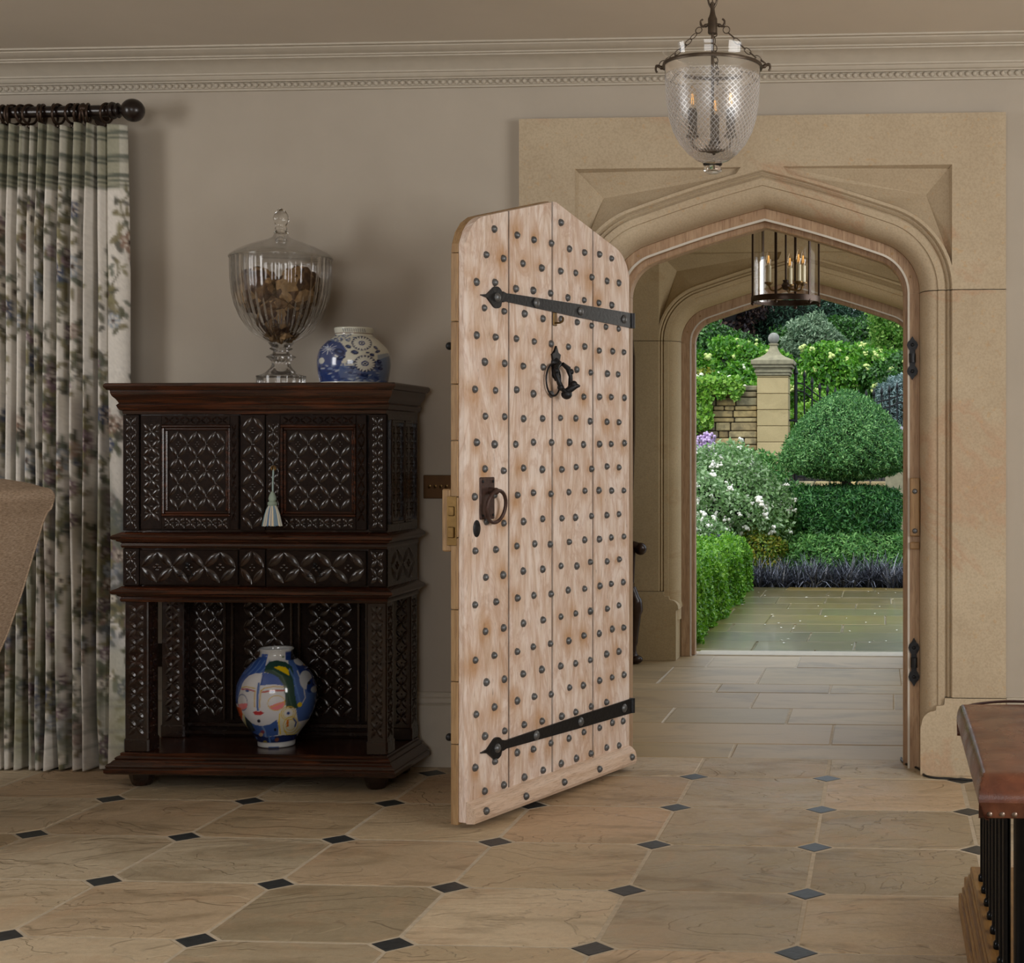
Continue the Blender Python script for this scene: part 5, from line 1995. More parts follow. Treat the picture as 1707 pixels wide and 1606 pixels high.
nx, ny = 40, 60
vs = []
def fz(s, t):
    """domed top height for s across, t along (both 0..1)"""
    ex = min(s, 1 - s) * (FX1 - FX0)
    ey = min(t, 1 - t) * (FY1 - FY0)
    kx, ky = min(1.0, ex / .016), min(1.0, ey / .055)
    k = min(kx, ky)
    return .512 + .050 * math.sqrt(max(0.0, 1 - (1 - k) ** 2)) + .012 * math.sin(PI * s) * math.sin(PI * t)
lin_s = lambda n: [.5 - .5 * math.copysign(abs(math.cos(PI * i / (n - 1))) ** .6, math.cos(PI * i / (n - 1))) for i in range(n)]
S_, T_ = lin_s(nx), lin_s(ny)
for t in T_:
    for s in S_:
        vs.append((FX0 + (FX1 - FX0) * s, FY0 + (FY1 - FY0) * t, fz(s, t)))
fs = [(j * nx + i, j * nx + i + 1, (j + 1) * nx + i + 1, (j + 1) * nx + i) for j in range(ny - 1) for i in range(nx - 1)]
ring = list(range(nx)) + [j * nx + nx - 1 for j in range(1, ny)] + [(ny - 1) * nx + i for i in range(nx - 2, -1, -1)] + [j * nx for j in range(ny - 2, 0, -1)]
base = len(vs)
for dz, ins in ((.505, .004), (.494, .008), (.480, .012), (.477, .02)):
    for k in ring:
        x, y, z = vs[k]
        x += ins * (1 if x < (FX0 + FX1) / 2 else -1) * (1 if k % nx in (0, nx - 1) else 0)
        y += ins * (1 if y < 3.5 else -1) * (1 if k < nx or k >= (ny - 1) * nx else 0)
        vs.append((x, y, dz))
m_ = len(ring)
for L in range(4):
    for i in range(m_):
        a, c = (ring[i], ring[(i + 1) % m_]) if L == 0 else (base + (L - 1) * m_ + i, base + (L - 1) * m_ + (i + 1) % m_)
        fs.append((a, c, base + L * m_ + (i + 1) % m_, base + L * m_ + i))
fs.append(tuple(base + 3 * m_ + i for i in range(m_)))
b.add(vs, fs)
seat = build(b, 'leather_seat', LEATHER, fen, smooth=40)
b = MB()
pp = smooth_path([(FX0 + .008, FY1 - .012, .546), (FX0 + .05, FY1 - .004, .556), (FX0 + .12, FY1 - .02, .566), (FX0 + .20, FY1 - .06, .572), (FX0 + .3, FY1 - .1, .576), (FX1, FY1 - .15, .55)], 6)
b.tube(pp, .0035, 6)
build(b, 'seat_piping', plain('dark leather piping', '#35170f', .45), seat, smooth=60)
nm = MB().lathe([(.0062, 0), (.005, .003), (0, .0042)], 9).mesh('brass_nail', plain('dull nail head', '#7a6a5e', .35, .7), (0, 0, 0), 60)
x = FX0 + .022
while x < FX1 - .01:
    inst(nm, 'brass_nail', fen, (x - .42, FY0 + .0105 - 3.55, .4875), (PI / 2, 0, 0))
    x += .0245
y = FY0 + .04
while y < FY1:
    inst(nm, 'brass_nail', fen, (FX0 + .0105 - .42, y - 3.55, .4875), (0, -PI / 2, 0))
    y += .0245
STEEL = plain('black polished steel bar', '#17181b', .22, .8, var=.2, scale=40, bump=.05)
bar_me = MB()
bar_me.tube([(0, 0, .128), (0, 0, .49)], .0085, 10)
bar_me.lathe([(.0125, .128), (.0135, .134), (.0125, .142), (.009, .146)], 12)
bar_me = bar_me.mesh('upright_bar', STEEL, (0, 0, 0), 40)
y = 3.86
while y > 3.12:
    inst(bar_me, 'upright_bar', fen, (.2475 - .42, y - 3.55, 0))
    y -= .105
for y in (3.86, 3.65, 3.44, 3.23):
    inst(bar_me, 'upright_bar', fen, (.60 - .42, y - 3.55, 0))
b = MB()
b.lathe([(.036, .125), (.036, .14), (.031, .15), (.026, .16), (.026, .47), (.031, .48)], 24, (.284, 3.09, 0))
build(b, 'column', STEEL, fen, smooth=40)
b = MB()
b.lathe([(.036, .125), (.036, .14), (.031, .15), (.026, .16), (.026, .47), (.031, .48)], 24, (.56, 3.10, 0))
build(b, 'column', STEEL, fen, smooth=40)
PLW = m_wood('golden oak plinth', ['#66461f', '#86602e', '#a07a40'], grain=(16, 1.5, 16), rough=.38, streak='#3d2511')
b = MB()
for i, (o, z0, z1) in enumerate(((0, 0, .040), (.008, .040, .062), (.013, .062, .092), (.022, .092, .106), (.027, .106, .128))):
    b.box(.195 + o, .66 - o, 2.98 + o, 4.06 - o * 2.5, z0, z1, .003)
build(b, 'plinth', PLW, fen, smooth=None)

# ============================================================ ARMCHAIR AT THE LEFT EDGE
kf = K('ribbed brown chair cloth')
_v = kf.obj()
_n = kf.noise(kf.map(_v, (40, 40, 260)), 1.6, 3, .6)
_c = kf.ramp(_n, [(.3, '#84715d'), (.5, '#a7917b'), (.7, '#bfaa94')])
CLOTH = kf.out(kf.bsdf(_c, .9, kf.bump(_n, .4, .002)))
ac = empty('wing_armchair', 'brown cloth scroll backed armchair cut by the left edge, before the curtain', 'armchair', (-3.2, 4.42, 0))
SHX = -.077
outl = [(-2.93, .20), (-2.865, .35), (-2.79, .50), (-2.735, .62), (-2.685, .76), (-2.645, .89), (-2.615, .985), (-2.600, 1.018), (-2.588, 1.028)]
for i in range(9):
    q = math.radians(-55 + 150 * i / 8)
    outl.append((-2.598 + .026 * math.cos(q), 1.064 + .026 * math.sin(q)))
outl += [(-2.66, 1.106), (-2.74, 1.118), (-2.82, 1.105), (-2.88, 1.06), (-2.92, .98), (-2.97, .80), (-3.02, .60), (-3.06, .42), (-3.08, .20)]
outl = [(x + SHX, z) for x, z in outl]
b = MB()
n = len(outl)
ysec = [(4.10, .965), (4.108, .99), (4.122, 1.0), (4.73, 1.0), (4.744, .99), (4.75, .965)]
cxo, czo = -2.907, .68
vs = [(cxo + (x - cxo) * k, y, czo + (z - czo) * k) for y, k in ysec for x, z in outl]
fs = [(j * n + i, j * n + (i + 1) % n, (j + 1) * n + (i + 1) % n, (j + 1) * n + i) for j in range(len(ysec) - 1) for i in range(n)]
fs += [tuple(range(n)), tuple(range((len(ysec) - 1) * n, len(ysec) * n))]
b.add(vs, fs)
bk = build(b, 'backrest', CLOTH, ac, smooth=50)
b = MB()
b.tube([(-2.692, 4.10, 1.036), (-2.692, 4.40, 1.036), (-2.692, 4.742, 1.034)], .0045, 6)
b.tube([(cxo + (x - cxo) * .985, 4.748, czo + (z - czo) * .985) for x, z in outl[:10]], .004, 6)
b.tube([(cxo + (x - cxo) * .985, 4.102, czo + (z - czo) * .985) for x, z in outl[:10]], .004, 6)
build(b, 'welt_seam', CLOTH, bk, smooth=60, kind='stuff')
b = MB().box(-3.74, -3.08, 4.13, 4.72, .20, .40, .04)
build(b, 'seat_frame', CLOTH, ac, smooth=40)
b = MB().box(-3.76, -3.10, 4.22, 4.63, .40, .52, .05)
build(b, 'seat_cushion', CLOTH, ac, smooth=40)
for y in (4.10, 4.63):
    b = MB().box(-3.70, -3.08, y, y + .11, .38, .66, .04)
    build(b, 'armrest', CLOTH, ac, smooth=40)
for x in (-3.68, -3.10):
    for y in (4.17, 4.67):
        b = MB().lathe([(.018, 0), (.024, .02), (.030, .18), (.034, .21)], 12, (x, y, 0))
        build(b, 'leg', EBONY, ac, smooth=40)

# ============================================================ HALL CHAIR IN THE PORCH, HALF HIDDEN BY THE DOOR
hc = empty('hall_chair', 'dark carved hall chair with added tall panels in porch, half hidden behind the studded door', 'chair', (-1.55, 8.35, 0))
DK = plain('dark carved chair wood', '#2c1a11', .3, var=.3, scale=30, bump=.2)
b = MB()
b.box(-1.74, -1.68, 8.05, 8.66, .42, 2.05, .01)
build(b, 'backrest', DK, hc, smooth=30)
for y0 in (8.045, 8.625):  # tall panels added to fill the dark strip beside the door
    b = MB()
    pw = [(-1.735, .46), (-1.435, .46), (-1.43, .62), (-1.455, .80), (-1.43, 1.0), (-1.42, 1.3), (-1.42, 1.75), (-1.44, 1.93), (-1.50, 2.03), (-1.60, 2.07), (-1.735, 2.08)]
    b.prism(pw, 'y', y0, y0 + .045)
    build(b, 'dark_strip_panel', DK, hc, smooth=25)
b = MB().box(-1.70, -1.42, 8.05, 8.66, .42, .47, .012)
build(b, 'seat', DK, hc, smooth=30)
for y in (8.08, 8.64):
    b = MB()
    b.tube(smooth_path([(-1.68, y, .70), (-1.55, y, .695), (-1.43, y, .675), (-1.39, y, .66)], 5), [.02] * 10 + [.026] * 6, 10)
    b.ball((-1.385, y, .655), .036, 14, 9)
    build(b, 'armrest', DK, hc, smooth=60)
    b = MB()
    b.tube(smooth_path([(-1.44, y, .43), (-1.415, y, .36), (-1.41, y, .28), (-1.425, y, .16), (-1.43, y, .07), (-1.41, y, .03)], 5), [.03] * 5 + [.038] * 5 + [.028] * 8 + [.022] * 8, 10)
    b.ball((-1.412, y, .026), .034, 14, 8, (1.2, 1, .75))
    build(b, 'leg', DK, hc, smooth=60)
    b = MB()
    b.box(-1.74, -1.69, y - .02, y + .02, 0, .43, .006)
    build(b, 'leg', DK, hc, smooth=30)
    b = MB()
    b.tube([(-1.44, y, .45), (-1.43, y, .66)], .018, 10)
    build(b, 'arm_post', DK, hc, smooth=50)

# ============================================================ GARDEN
SOIL = plain('damp garden soil', '#2f271c', .9, var=.3, scale=20, bump=.6)
gz = [(9.19, -.075), (14.3, -.07), (16, .0), (19, .35), (22, .72), (24, 1.0), (27, 1.9), (31, 2.6), (60, 3.4)]
b = MB()
b.add([(x, y, z) for y, z in gz for x in (-30, 30)], [(2 * i, 2 * i + 1, 2 * i + 3, 2 * i + 2) for i in range(len(gz) - 1)])
build(b, 'ground', SOIL, smooth=None, label='dark garden soil rising behind the path to the planted bank', cat='ground', kind='structure')


def gh(y):
    for (y0, z0), (y1, z1) in zip(gz[:-1], gz[1:]):
        if y0 <= y <= y1:
            return z0 + (z1 - z0) * (y - y0) / (y1 - y0)
    return gz[-1][1]


path = struct('garden_path', 'wet greenish stone path outside the porch leading to the black grass', 'path', (0, 11.5, -.05))
b = MB().box(-1.6, 1.7, 9.24, 14.28, -.09, -.058)
build(b, 'grout_bed', PGROUT, path, smooth=None)
rows(path, [9.245, 9.73, 10.15, 10.67, 11.18, 11.8, 12.3, 12.72, 13.25, 13.94, 14.27],
     [[-.84, -.44, .4], [-.84, -.19, .7], [-.51, .5], [-1.1, -.65, -.30, .6], [-.87, .01, .9], [-1.2, -.5, .7], [-.78, -.23, .55], [-.9, -.5, .06, 1.0], [-1.08, -.37, .5], [-.9, -.1, .8]],
     -1.58, 1.68, PATHSLAB, 'flagstone', org=(0, 11.5), g=.005)

RN = np.random.RandomState(11)


def sphere_pts(n):
    v = RN.standard_normal((n, 3))
    return v / np.linalg.norm(v, axis=1)[:, None]


def leaves(name, m, parent, pos, nrm, size, aspect=.5, jit=.9, droop=0.0, bend=.25, label=None, kind='stuff', top=None, cat=None):
    """many small folded leaves joined in one mesh; each leaf is two triangles"""
    n = len(pos)
    d = nrm + jit * RN.standard_normal((n, 3))
    d[:, 2] -= droop
    d /= np.linalg.norm(d, axis=1)[:, None] + 1e-9
    t = np.cross(d, RN.standard_normal((n, 3)))
    t /= np.linalg.norm(t, axis=1)[:, None] + 1e-9
    u = np.cross(d, t)
    sz = size * (.6 + .8 * RN.rand(n))[:, None]
    # leaf lies along t, faces d
    v = np.empty((n, 4, 3))
    v[:, 0] = pos
    v[:, 1] = pos + t * sz * .5 + u * sz * aspect * .5 + d * sz * bend * .5
    v[:, 2] = pos + t * sz
    v[:, 3] = pos + t * sz * .5 - u * sz * aspect * .5 + d * sz * bend * .5
    og = np.array(ORG[parent.name]) if parent else np.zeros(3)
    v = (v - og).reshape(-1, 3)
    me = bpy.data.meshes.new(name)
    me.vertices.add(4 * n)
    me.vertices.foreach_set('co', v.astype(np.float32).ravel())
    idx = np.arange(4 * n).reshape(n, 4)
    tri = np.concatenate([idx[:, [0, 1, 2]], idx[:, [0, 2, 3]]], 1).ravel()
    me.loops.add(6 * n)
    me.loops.foreach_set('vertex_index', tri.astype(np.int32))
    me.polygons.add(2 * n)
    me.polygons.foreach_set('loop_start', np.arange(0, 6 * n, 3, dtype=np.int32))
    at = me.attributes.new('rnd', 'FLOAT', 'POINT')
    at.data.foreach_set('value', np.repeat(RN.rand(n), 4).astype(np.float32))
    me.materials.append(m)
    me.update(calc_edges=True)
    me.validate()
    o = bpy.data.objects.new(name, me)
    COL.objects.link(o)
    if parent:
        o.parent = parent
        ORG[o.name] = ORG[parent.name]
    return tag(o, label, cat, None, kind)


def blob(c, r, n, lo=.8, hi=1.03, lump=.12, seed=0, low=-1.0):
    """points and outward directions in a lumpy ellipsoid's outer layer"""
    rs = np.random.RandomState(seed)
    p = sphere_pts(int(n * 1.0))
    if low > -1:
        p = p[p[:, 2] > low]
    q = rs.uniform(0, 6, 6)
    k = 1 + lump * (np.sin(4 * p[:, 0] + q[0]) * np.sin(3.5 * p[:, 1] + q[1]) + .6 * np.sin(7 * p[:, 2] + q[2] + 3 * p[:, 0]) + .4 * np.sin(11 * p[:, 0] + 9 * p[:, 2] + q[3]))
    s = (lo + (hi - lo) * RN.rand(len(p)) ** .6) * k
    r = np.array(r)
    pos = np.array(c) + p * r * s[:, None]
    nn = p / r
    return pos, nn / np.linalg.norm(nn, axis=1)[:, None]


DARKG = plain('shade toned inner growth', '#141c0d', .95, var=.3, scale=12, bump=.4)  # solid cores block see-through; the shade inside plants is in their colour
DARKP = plain('shade toned inner purple growth', '#17110f', .95, var=.3, scale=12, bump=.4)
BARK = plain('grey brown bark', '#3f342a', .9, var=.3, scale=25, bump=.6)


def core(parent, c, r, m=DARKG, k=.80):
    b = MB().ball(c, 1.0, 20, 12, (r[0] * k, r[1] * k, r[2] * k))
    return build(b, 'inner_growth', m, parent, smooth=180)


def shrub(name, label, cat, c, r, n, m, size, aspect=.5, lump=.12, lo=.78, jit=.9, group=None, corem=DARKG, trunk=True, seed=None, extra=None, ck=.8, droop=0.0):
    zb = gh(c[1])
    t = empty(name, label, cat, (c[0], c[1], zb), group=group)
    p, nn = blob(c, r, n, lo, 1.04, lump, seed if seed is not None else int(abs(c[0] * 131 + c[1] * 17)))
    k = p[:, 2] > zb - .03
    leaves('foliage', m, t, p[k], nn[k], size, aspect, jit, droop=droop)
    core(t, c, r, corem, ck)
    if trunk:
        b = MB().tube([(c[0], c[1], zb - .05), (c[0] + .02, c[1], (zb + c[2]) / 2), (c[0], c[1], c[2])], [max(.015, r[0] * .06), max(.012, r[0] * .05), .01], 8)
        build(b, 'trunk', BARK, t, smooth=60)
    if extra:
        extra(t, p, nn)
    return t


BOXL = m_leaf('box hedge leaf', ['#2f5a12', '#4f8a1c', '#74ad2c', '#93c244'], .42, .3)
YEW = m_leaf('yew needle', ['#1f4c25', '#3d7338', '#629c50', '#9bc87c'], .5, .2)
YEWD = m_leaf('shade toned yew needle', ['#16401e', '#28602a', '#427e3c', '#62994e'], .5, .2)  # darker copy of the yew colour, shade below the dome painted in
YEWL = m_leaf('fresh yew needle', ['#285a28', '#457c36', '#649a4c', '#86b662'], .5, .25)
ROSEL = m_leaf('rose leaf', ['#456a36', '#68914f', '#8fb274', '#afc79d'], .5, .3)
GOLD = m_leaf('golden box leaf', ['#2f5212', '#547a1a', '#84962a', '#b09d3a'], .45, .3)
HYD = m_leaf('hydrangea leaf', ['#28560f', '#3f7a18', '#5d9a26', '#86ba40'], .45, .35)
HYDD = m_leaf('deep green shrub leaf', ['#16340f', '#28521a', '#3b6c24', '#568636'], .45, .25)
CONI = m_leaf('conifer needle', ['#10261a', '#1c3c28', '#2c5438', '#446b4a'], .55, .15)
COPP = m_leaf('copper beech leaf', ['#1a1215', '#2e2023', '#43302d', '#6a4e3a'], .5, .2)
SILV = m_leaf('silver green leaf', ['#3d5a3e', '#5c7a58', '#86a07c', '#a6ba98'], .5, .25)
BIRCH = m_leaf('light tree leaf', ['#33601f', '#568a2e', '#7fae48', '#a9c86a'], .45, .4)
SPRUCE = m_leaf('blue spruce needle', ['#3e5555', '#5c7676', '#819a98', '#a4b8b4'], .55, .1)
IVYL = m_leaf('ivy leaf', ['#3a6a17', '#5c9324', '#82b43a', '#a5cc55'], .42, .3)
MONDO = m_leaf('black grass blade', ['#15161c', '#2a2c36', '#4a4d5a', '#8a8e9b'], .3, .05)
LAVG = m_leaf('grey green stem leaf', ['#42643a', '#5f8148', '#7d9a62', '#9bb37c'], .5, .3)
PETW = plain('white rose petal', '#f2efe4', .6, var=.06, scale=60, bump=.1)
PETL = plain('lilac phlox petal', '#c3a9cf', .6, var=.12, scale=60, bump=.1)
PETV = plain('lavender flower', '#7d74a8', .6, var=.15, scale=60, bump=.1)
PETG = plain('lime hydrangea head', '#c3d07e', .6, var=.14, scale=50, bump=.3)
PETC = plain('cream hydrangea head', '#e0e6c4', .6, var=.1, scale=50, bump=.3)

# ---- clipped box hedge along the left of the path
hd = empty('box_hedge', 'low clipped bright green box hedge along the left side of the path', 'hedge', (-1.75, 11.9, -.06))
n = 62000
hx0, hx1, hy0, hy1, hz0, hz1 = -2.3, -1.235, 9.95, 13.95, -.06, .43
f = RN.rand(n)
P = np.empty((n, 3))
Nn = np.zeros((n, 3))
P[:, 0] = RN.uniform(hx0, hx1, n)
P[:, 1] = RN.uniform(hy0, hy1, n)
P[:, 2] = RN.uniform(hz0, hz1, n)
a = f < .42
P[a, 0] = hx1 - .07 * RN.rand(a.sum()) ** 1.5
Nn[a, 0] = 1
c = (f >= .42) & (f < .78)
P[c, 2] = hz1 - .06 * RN.rand(c.sum()) ** 1.5
Nn[c, 2] = 1
e = f >= .78
P[e, 1] = hy0 + .07 * RN.rand(e.sum()) ** 1.5
Nn[e, 1] = -1
wob = .03 * np.sin(P[:, 1] * 5.1) + .025 * np.sin(P[:, 1] * 11 + P[:, 2] * 9) + .02 * np.sin(P[:, 0] * 14 + P[:, 1] * 7)
P += Nn * wob[:, None]
P[:, 0] -= .06 * np.clip((P[:, 2] - .30) / .13, 0, 1) ** 2 * (P[:, 0] > hx1 - .15)
leaves('foliage', BOXL, hd, P, Nn, .028, .62, .8)
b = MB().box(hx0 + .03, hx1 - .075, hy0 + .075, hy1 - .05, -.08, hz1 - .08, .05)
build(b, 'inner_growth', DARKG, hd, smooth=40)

# ---- tiered yew topiary
TXX, TYY = -.385, 15.5
tp = empty('yew_topiary', 'tall clipped yew topiary with domed top on tiered skirts behind black grass', 'topiary', (TXX, TYY, -.03))


def revolve(prof, n, thick=.13, lump=.045):
    z = np.array([p[1] for p in prof][::-1])
    r = np.array([p[0] for p in prof][::-1])
    # sample by area
    zz = RN.uniform(z.min(), z.max(), n * 3)
    rr = np.interp(zz, z, r)
    ok = RN.rand(n * 3) < (rr + .08) / (r.max() + .08)
    zz, rr = zz[ok][:n], rr[ok][:n]
    a = RN.uniform(0, 2 * PI, len(zz))
    lm = 1 + lump * (np.sin(a * 5 + zz * 9) * .6 + np.sin(a * 9 - zz * 14) * .7 + np.sin(a * 23 + zz * 37) * .7 + np.sin(a * 37 - zz * 55) * .6)
    dr = np.gradient(r, z)
    sl = np.interp(zz, z, dr)
    rad = rr * lm - thick * RN.rand(len(zz)) ** 1.6
    p = np.stack([TXX + rad * np.cos(a), TYY + rad * np.sin(a), zz], 1)
    nn = np.stack([np.cos(a), np.sin(a), np.clip(-sl, -1.5, 1.5)], 1)
    return p, nn / np.linalg.norm(nn, axis=1)[:, None]


def tier(prof, n, m, size, nm, asp=.32, jit=.7):
    p, nn = revolve(prof, n)
    leaves(nm, m, tp, p, nn, size, asp, jit)
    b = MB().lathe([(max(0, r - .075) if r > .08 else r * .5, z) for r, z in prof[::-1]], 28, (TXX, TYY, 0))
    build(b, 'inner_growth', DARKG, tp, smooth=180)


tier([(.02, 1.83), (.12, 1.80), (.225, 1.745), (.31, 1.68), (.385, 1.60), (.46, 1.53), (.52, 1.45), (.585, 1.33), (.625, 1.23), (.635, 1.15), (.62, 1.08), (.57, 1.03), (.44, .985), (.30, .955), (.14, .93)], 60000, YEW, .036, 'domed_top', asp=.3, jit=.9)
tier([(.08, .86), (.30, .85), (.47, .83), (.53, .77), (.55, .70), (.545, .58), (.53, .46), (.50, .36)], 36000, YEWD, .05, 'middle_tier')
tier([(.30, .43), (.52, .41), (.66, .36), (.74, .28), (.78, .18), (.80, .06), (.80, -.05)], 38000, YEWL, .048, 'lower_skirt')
b = MB().tube([(TXX, TYY, -.06), (TXX, TYY, 1.0)], .05, 10)
build(b, 'trunk', BARK, tp, smooth=60)

# ---- black grass edging
blade_sets = []
for k in range(4):
    rb = random.Random(50 + k)
    vs, fs = [], []
    for _ in range(95):
        a = rb.uniform(0, 2 * PI)
        L = rb.uniform(.16, .32)
        lean = rb.uniform(.3, 1.35)
        x0, y0 = rb.gauss(0, .025), rb.gauss(0, .025)
        w_ = rb.uniform(.004, .0075)
        base = len(vs)
        for i in range(5):
            t = i / 4
            th = lean * t * 1.35
            rr = L * t * math.sin(lean * .5 + th * .45)
            zz = L * t * math.cos(lean * .35 + th * .55)
            cx, cy = x0 + rr * math.cos(a), y0 + rr * math.sin(a)
            ww = w_ * (1 - .8 * t)
            vs += [(cx - ww * math.sin(a), cy + ww * math.cos(a), zz), (cx + ww * math.sin(a), cy - ww * math.cos(a), zz)]
        fs += [(base + 2 * i, base + 2 * i + 1, base + 2 * i + 3, base + 2 * i + 2) for i in range(4)]
    me = MB().add(vs, fs).mesh('grass_clump', MONDO, (0, 0, 0), None)
    at = me.attributes.new('rnd', 'FLOAT', 'POINT')
    vals = np.repeat(np.array([rb.random() for _ in range(95)]), 10)
    at.data.foreach_set('value', vals.astype(np.float32))
    blade_sets.append(me)
gi = 0
for row_, (y0, nrow) in enumerate(((14.32, 17), (14.52, 16), (14.72, 15))):
    for k in range(nrow):
        x = -1.28 + k * .115 + R.uniform(-.03, .03) + row_ * .05
        o = bpy.data.objects.new('black_grass', blade_sets[R.randint(0, 3)])
        COL.objects.link(o)
        o.location = (x, y0 + R.uniform(-.06, .06), -.07)
        o.rotation_euler = (0, 0, R.uniform(0, 6))
        sc_ = R.uniform(.85, 1.2)
        o.scale = (sc_, sc_, sc_)
        tag(o, 'tuft of black strap leaved grass edging the far end of the path', 'grass tuft', 'black grass tufts at the path end')

# ---- rose bush with white blooms
def blooms(m, count, rad, zmin, rr, front=True, name='rose_bloom', petals=7, seed=5):
    def f(t, p, nn):
        q = random.Random(seed)
        meshes = []
        for _ in range(3):
            b = MB()
            for k in range(petals):
                b.ball((q.gauss(0, rad * .42), q.gauss(0, rad * .4), q.gauss(0, rad * .4)), rad * q.uniform(.4, .65), 7, 5, (1, 1, .8))
            meshes.append(b.mesh(name, m, (0, 0, 0), 60))
        og = ORG[t.name]
        ids = [i for i in range(len(p)) if p[i][2] > zmin and (not front or nn[i][1] < .35)]
        q.shuffle(ids)
        for i in ids[:count]:
            w_ = Vector(p[i]) + Vector(nn[i]) * .03
            s = q.uniform(.6, 1.25) * rr
            inst(meshes[q.randint(0, 2)], name, t, w_ - og, (q.uniform(0, 6), q.uniform(0, 6), 0), (s, s, s))
    return f


shrub('rose_bush', 'spreading rose bush covered in white blooms between hedge and stone pillar', 'bush', (-1.86, 15.4, .60), (.86, .75, .68), 34000, ROSEL, .042, .55, .16, .62, extra=blooms(PETW, 280, .028, .05, 1.0), ck=.62)
shrub('rose_bush', 'smaller drooping white rose bush just behind the box hedge', 'bush', (-1.95, 14.35, .28), (.52, .35, .42), 12000, ROSEL, .038, .55, .16, .6, extra=blooms(PETW, 130, .026, .05, 1.0, seed=8), ck=.6)
shrub('golden_box', 'small rounded golden green shrub between hedge and topiary', 'shrub', (-1.26, 15.0, .16), (.30, .26, .27), 9000, GOLD, .032, .6, .1, .8)
shrub('lime_perennial', 'feathery lime green plant right behind the golden shrub', 'plant', (-1.12, 15.45, .36), (.30, .25, .26), 7000, IVYL, .06, .16, .12, .5, trunk=False, ck=.5)
shrub('perennial_clump', 'dark green perennial clump below the stone pillar, left of topiary', 'plant', (-1.10, 17.2, .52), (.36, .35, .34), 9000, HYDD, .06, .4, .14, .6, trunk=False)
shrub('perennial_clump', 'blue green mound of leaves at the foot of the stone wall', 'plant', (-1.78, 18.6, .88), (.55, .4, .42), 9000, YEWL, .06, .4, .14, .6, trunk=False)


def spikes(name, label, cat, c, n, h, spread, m_leaf_, m_fl, r, lo=.5):
    t = empty(name, label, cat, (c[0], c[1], gh(c[1])))
    og = ORG[t.name]
    q = random.Random(int(abs(c[0]) * 100))
    b = MB()
    pts, nr = [], []
    fm = MB()
    for k in range(4):
        pass
    head_me = MB()
    for k in range(26):
        tt = k / 25
        head_me.ball((q.gauss(0, r * .45 * (1 - tt * .6)), q.gauss(0, r * .45 * (1 - tt * .6)), h * lo * (tt - .5)), r * .36 * (1.1 - .5 * tt), 6, 4)
    head_me = head_me.mesh('flower_spike', m_fl, (0, 0, 0), 60)
    for _ in range(n):
        x, y = c[0] + q.uniform(-1, 1) * spread, c[1] + q.uniform(-1, 1) * spread * .6
        z1 = c[2] + q.uniform(-.15, .12) * h
        b.tube([(x, y, gh(y) - .03), (x + q.uniform(-.03, .03), y, z1)], .004, 5)
        inst(head_me, 'flower_spike', t, Vector((x, y, z1)) - og, (q.uniform(-.12, .12), q.uniform(-.12, .12), q.uniform(0, 6)))
        for k in range(10):
            pts.append((x, y, gh(y) + (z1 - gh(y)) * q.random()))
            nr.append((q.gauss(0, 1), q.gauss(0, 1), .5))
    build(b, 'stems', LAVG, t, smooth=60, kind='stuff')
    leaves('foliage', LAVG, t, np.array(pts), np.array(nr), .07, .25, .5)
    return t


spikes('phlox', 'tall lilac phlox flowering in front of the ivy covered stone wall', 'flowers', (-2.0, 16.3, 1.30), 9, .36, .20, LAVG, PETL, .075)
spikes('lavender', 'hazy violet lavender between the rose bush and topiary', 'flowers', (-1.30, 16.1, .50), 22, .20, .26, LAVG, PETV, .022, .8)
spikes('salvia', 'single violet flower spikes above the near end of the box hedge', 'flowers', (-1.62, 14.12, .42), 4, .12, .12, LAVG, PETV, .02, .6)
q = random.Random(3)
b = MB()
for _ in range(46):
    x, y = q.uniform(-1.2, .6), q.uniform(9.9, 14.2)
    s = q.uniform(.008, .018)
    a = q.uniform(0, 3)
    b.add([(x + s * math.cos(a), y + s * math.sin(a), -.046), (x - s * .6 * math.sin(a), y + s * .6 * math.cos(a), -.042), (x - s * math.cos(a), y - s * math.sin(a), -.046), (x + s * .6 * math.sin(a), y - s * .6 * math.cos(a), -.043)], [(0, 1, 2, 3)])
build(b, 'fallen_petals', PETW, org=(0, 12, -.05), smooth=None, label='white rose petals scattered over the wet stone path', cat='petals', kind='stuff', fix=False)

# ---- stone gate pillar with ball
PIL = m_sandstone('pillar sandstone', '#a8966a', '#c2ae80', '#8d7c50')
OLDST = plain('lichened pillar cap', '#8d866c', .9, var=.25, scale=12, bump=.5)
gp = empty('gate_pillar', 'square sandstone gate pillar with moulded cap and ball finial', 'pillar', (-1.607, 22.2, .72))
z = .66
hh = .233
k = 0
while z < 2.30:
    z1 = min(z + hh, 2.32)
    b = MB().box(-1.607 - .225, -1.607 + .225, 22.0, 22.45, z + .003, z1 - .003, .006)
    build(b, 'shaft_block', PIL, gp, smooth=None)
    z = z1
    k += 1
b = MB()
for w_, z0, z1 in ((.245, 2.32, 2.36), (.262, 2.36, 2.40), (.25, 2.40, 2.43), (.285, 2.43, 2.475), (.31, 2.475, 2.545)):
    b.box(-1.607 - w_, -1.607 + w_, 22.225 - w_, 22.225 + w_, z0, z1, .008)
build(b, 'cap_moulding', OLDST, gp, smooth=None)
b = MB().lathe([(.40, 2.545), (.36, 2.562), (.26, 2.59), (.17, 2.63), (.11, 2.68), (.078, 2.735), (.070, 2.765), (.095, 2.775), (.095, 2.79), (.06, 2.795), (.06, 2.80)], 4, (-1.607, 22.225, 0), a0=PI / 4)
build(b, 'finial_base', OLDST, gp, smooth=25)
b = MB().ball((-1.607, 22.225, 2.872), .083, 20, 12)
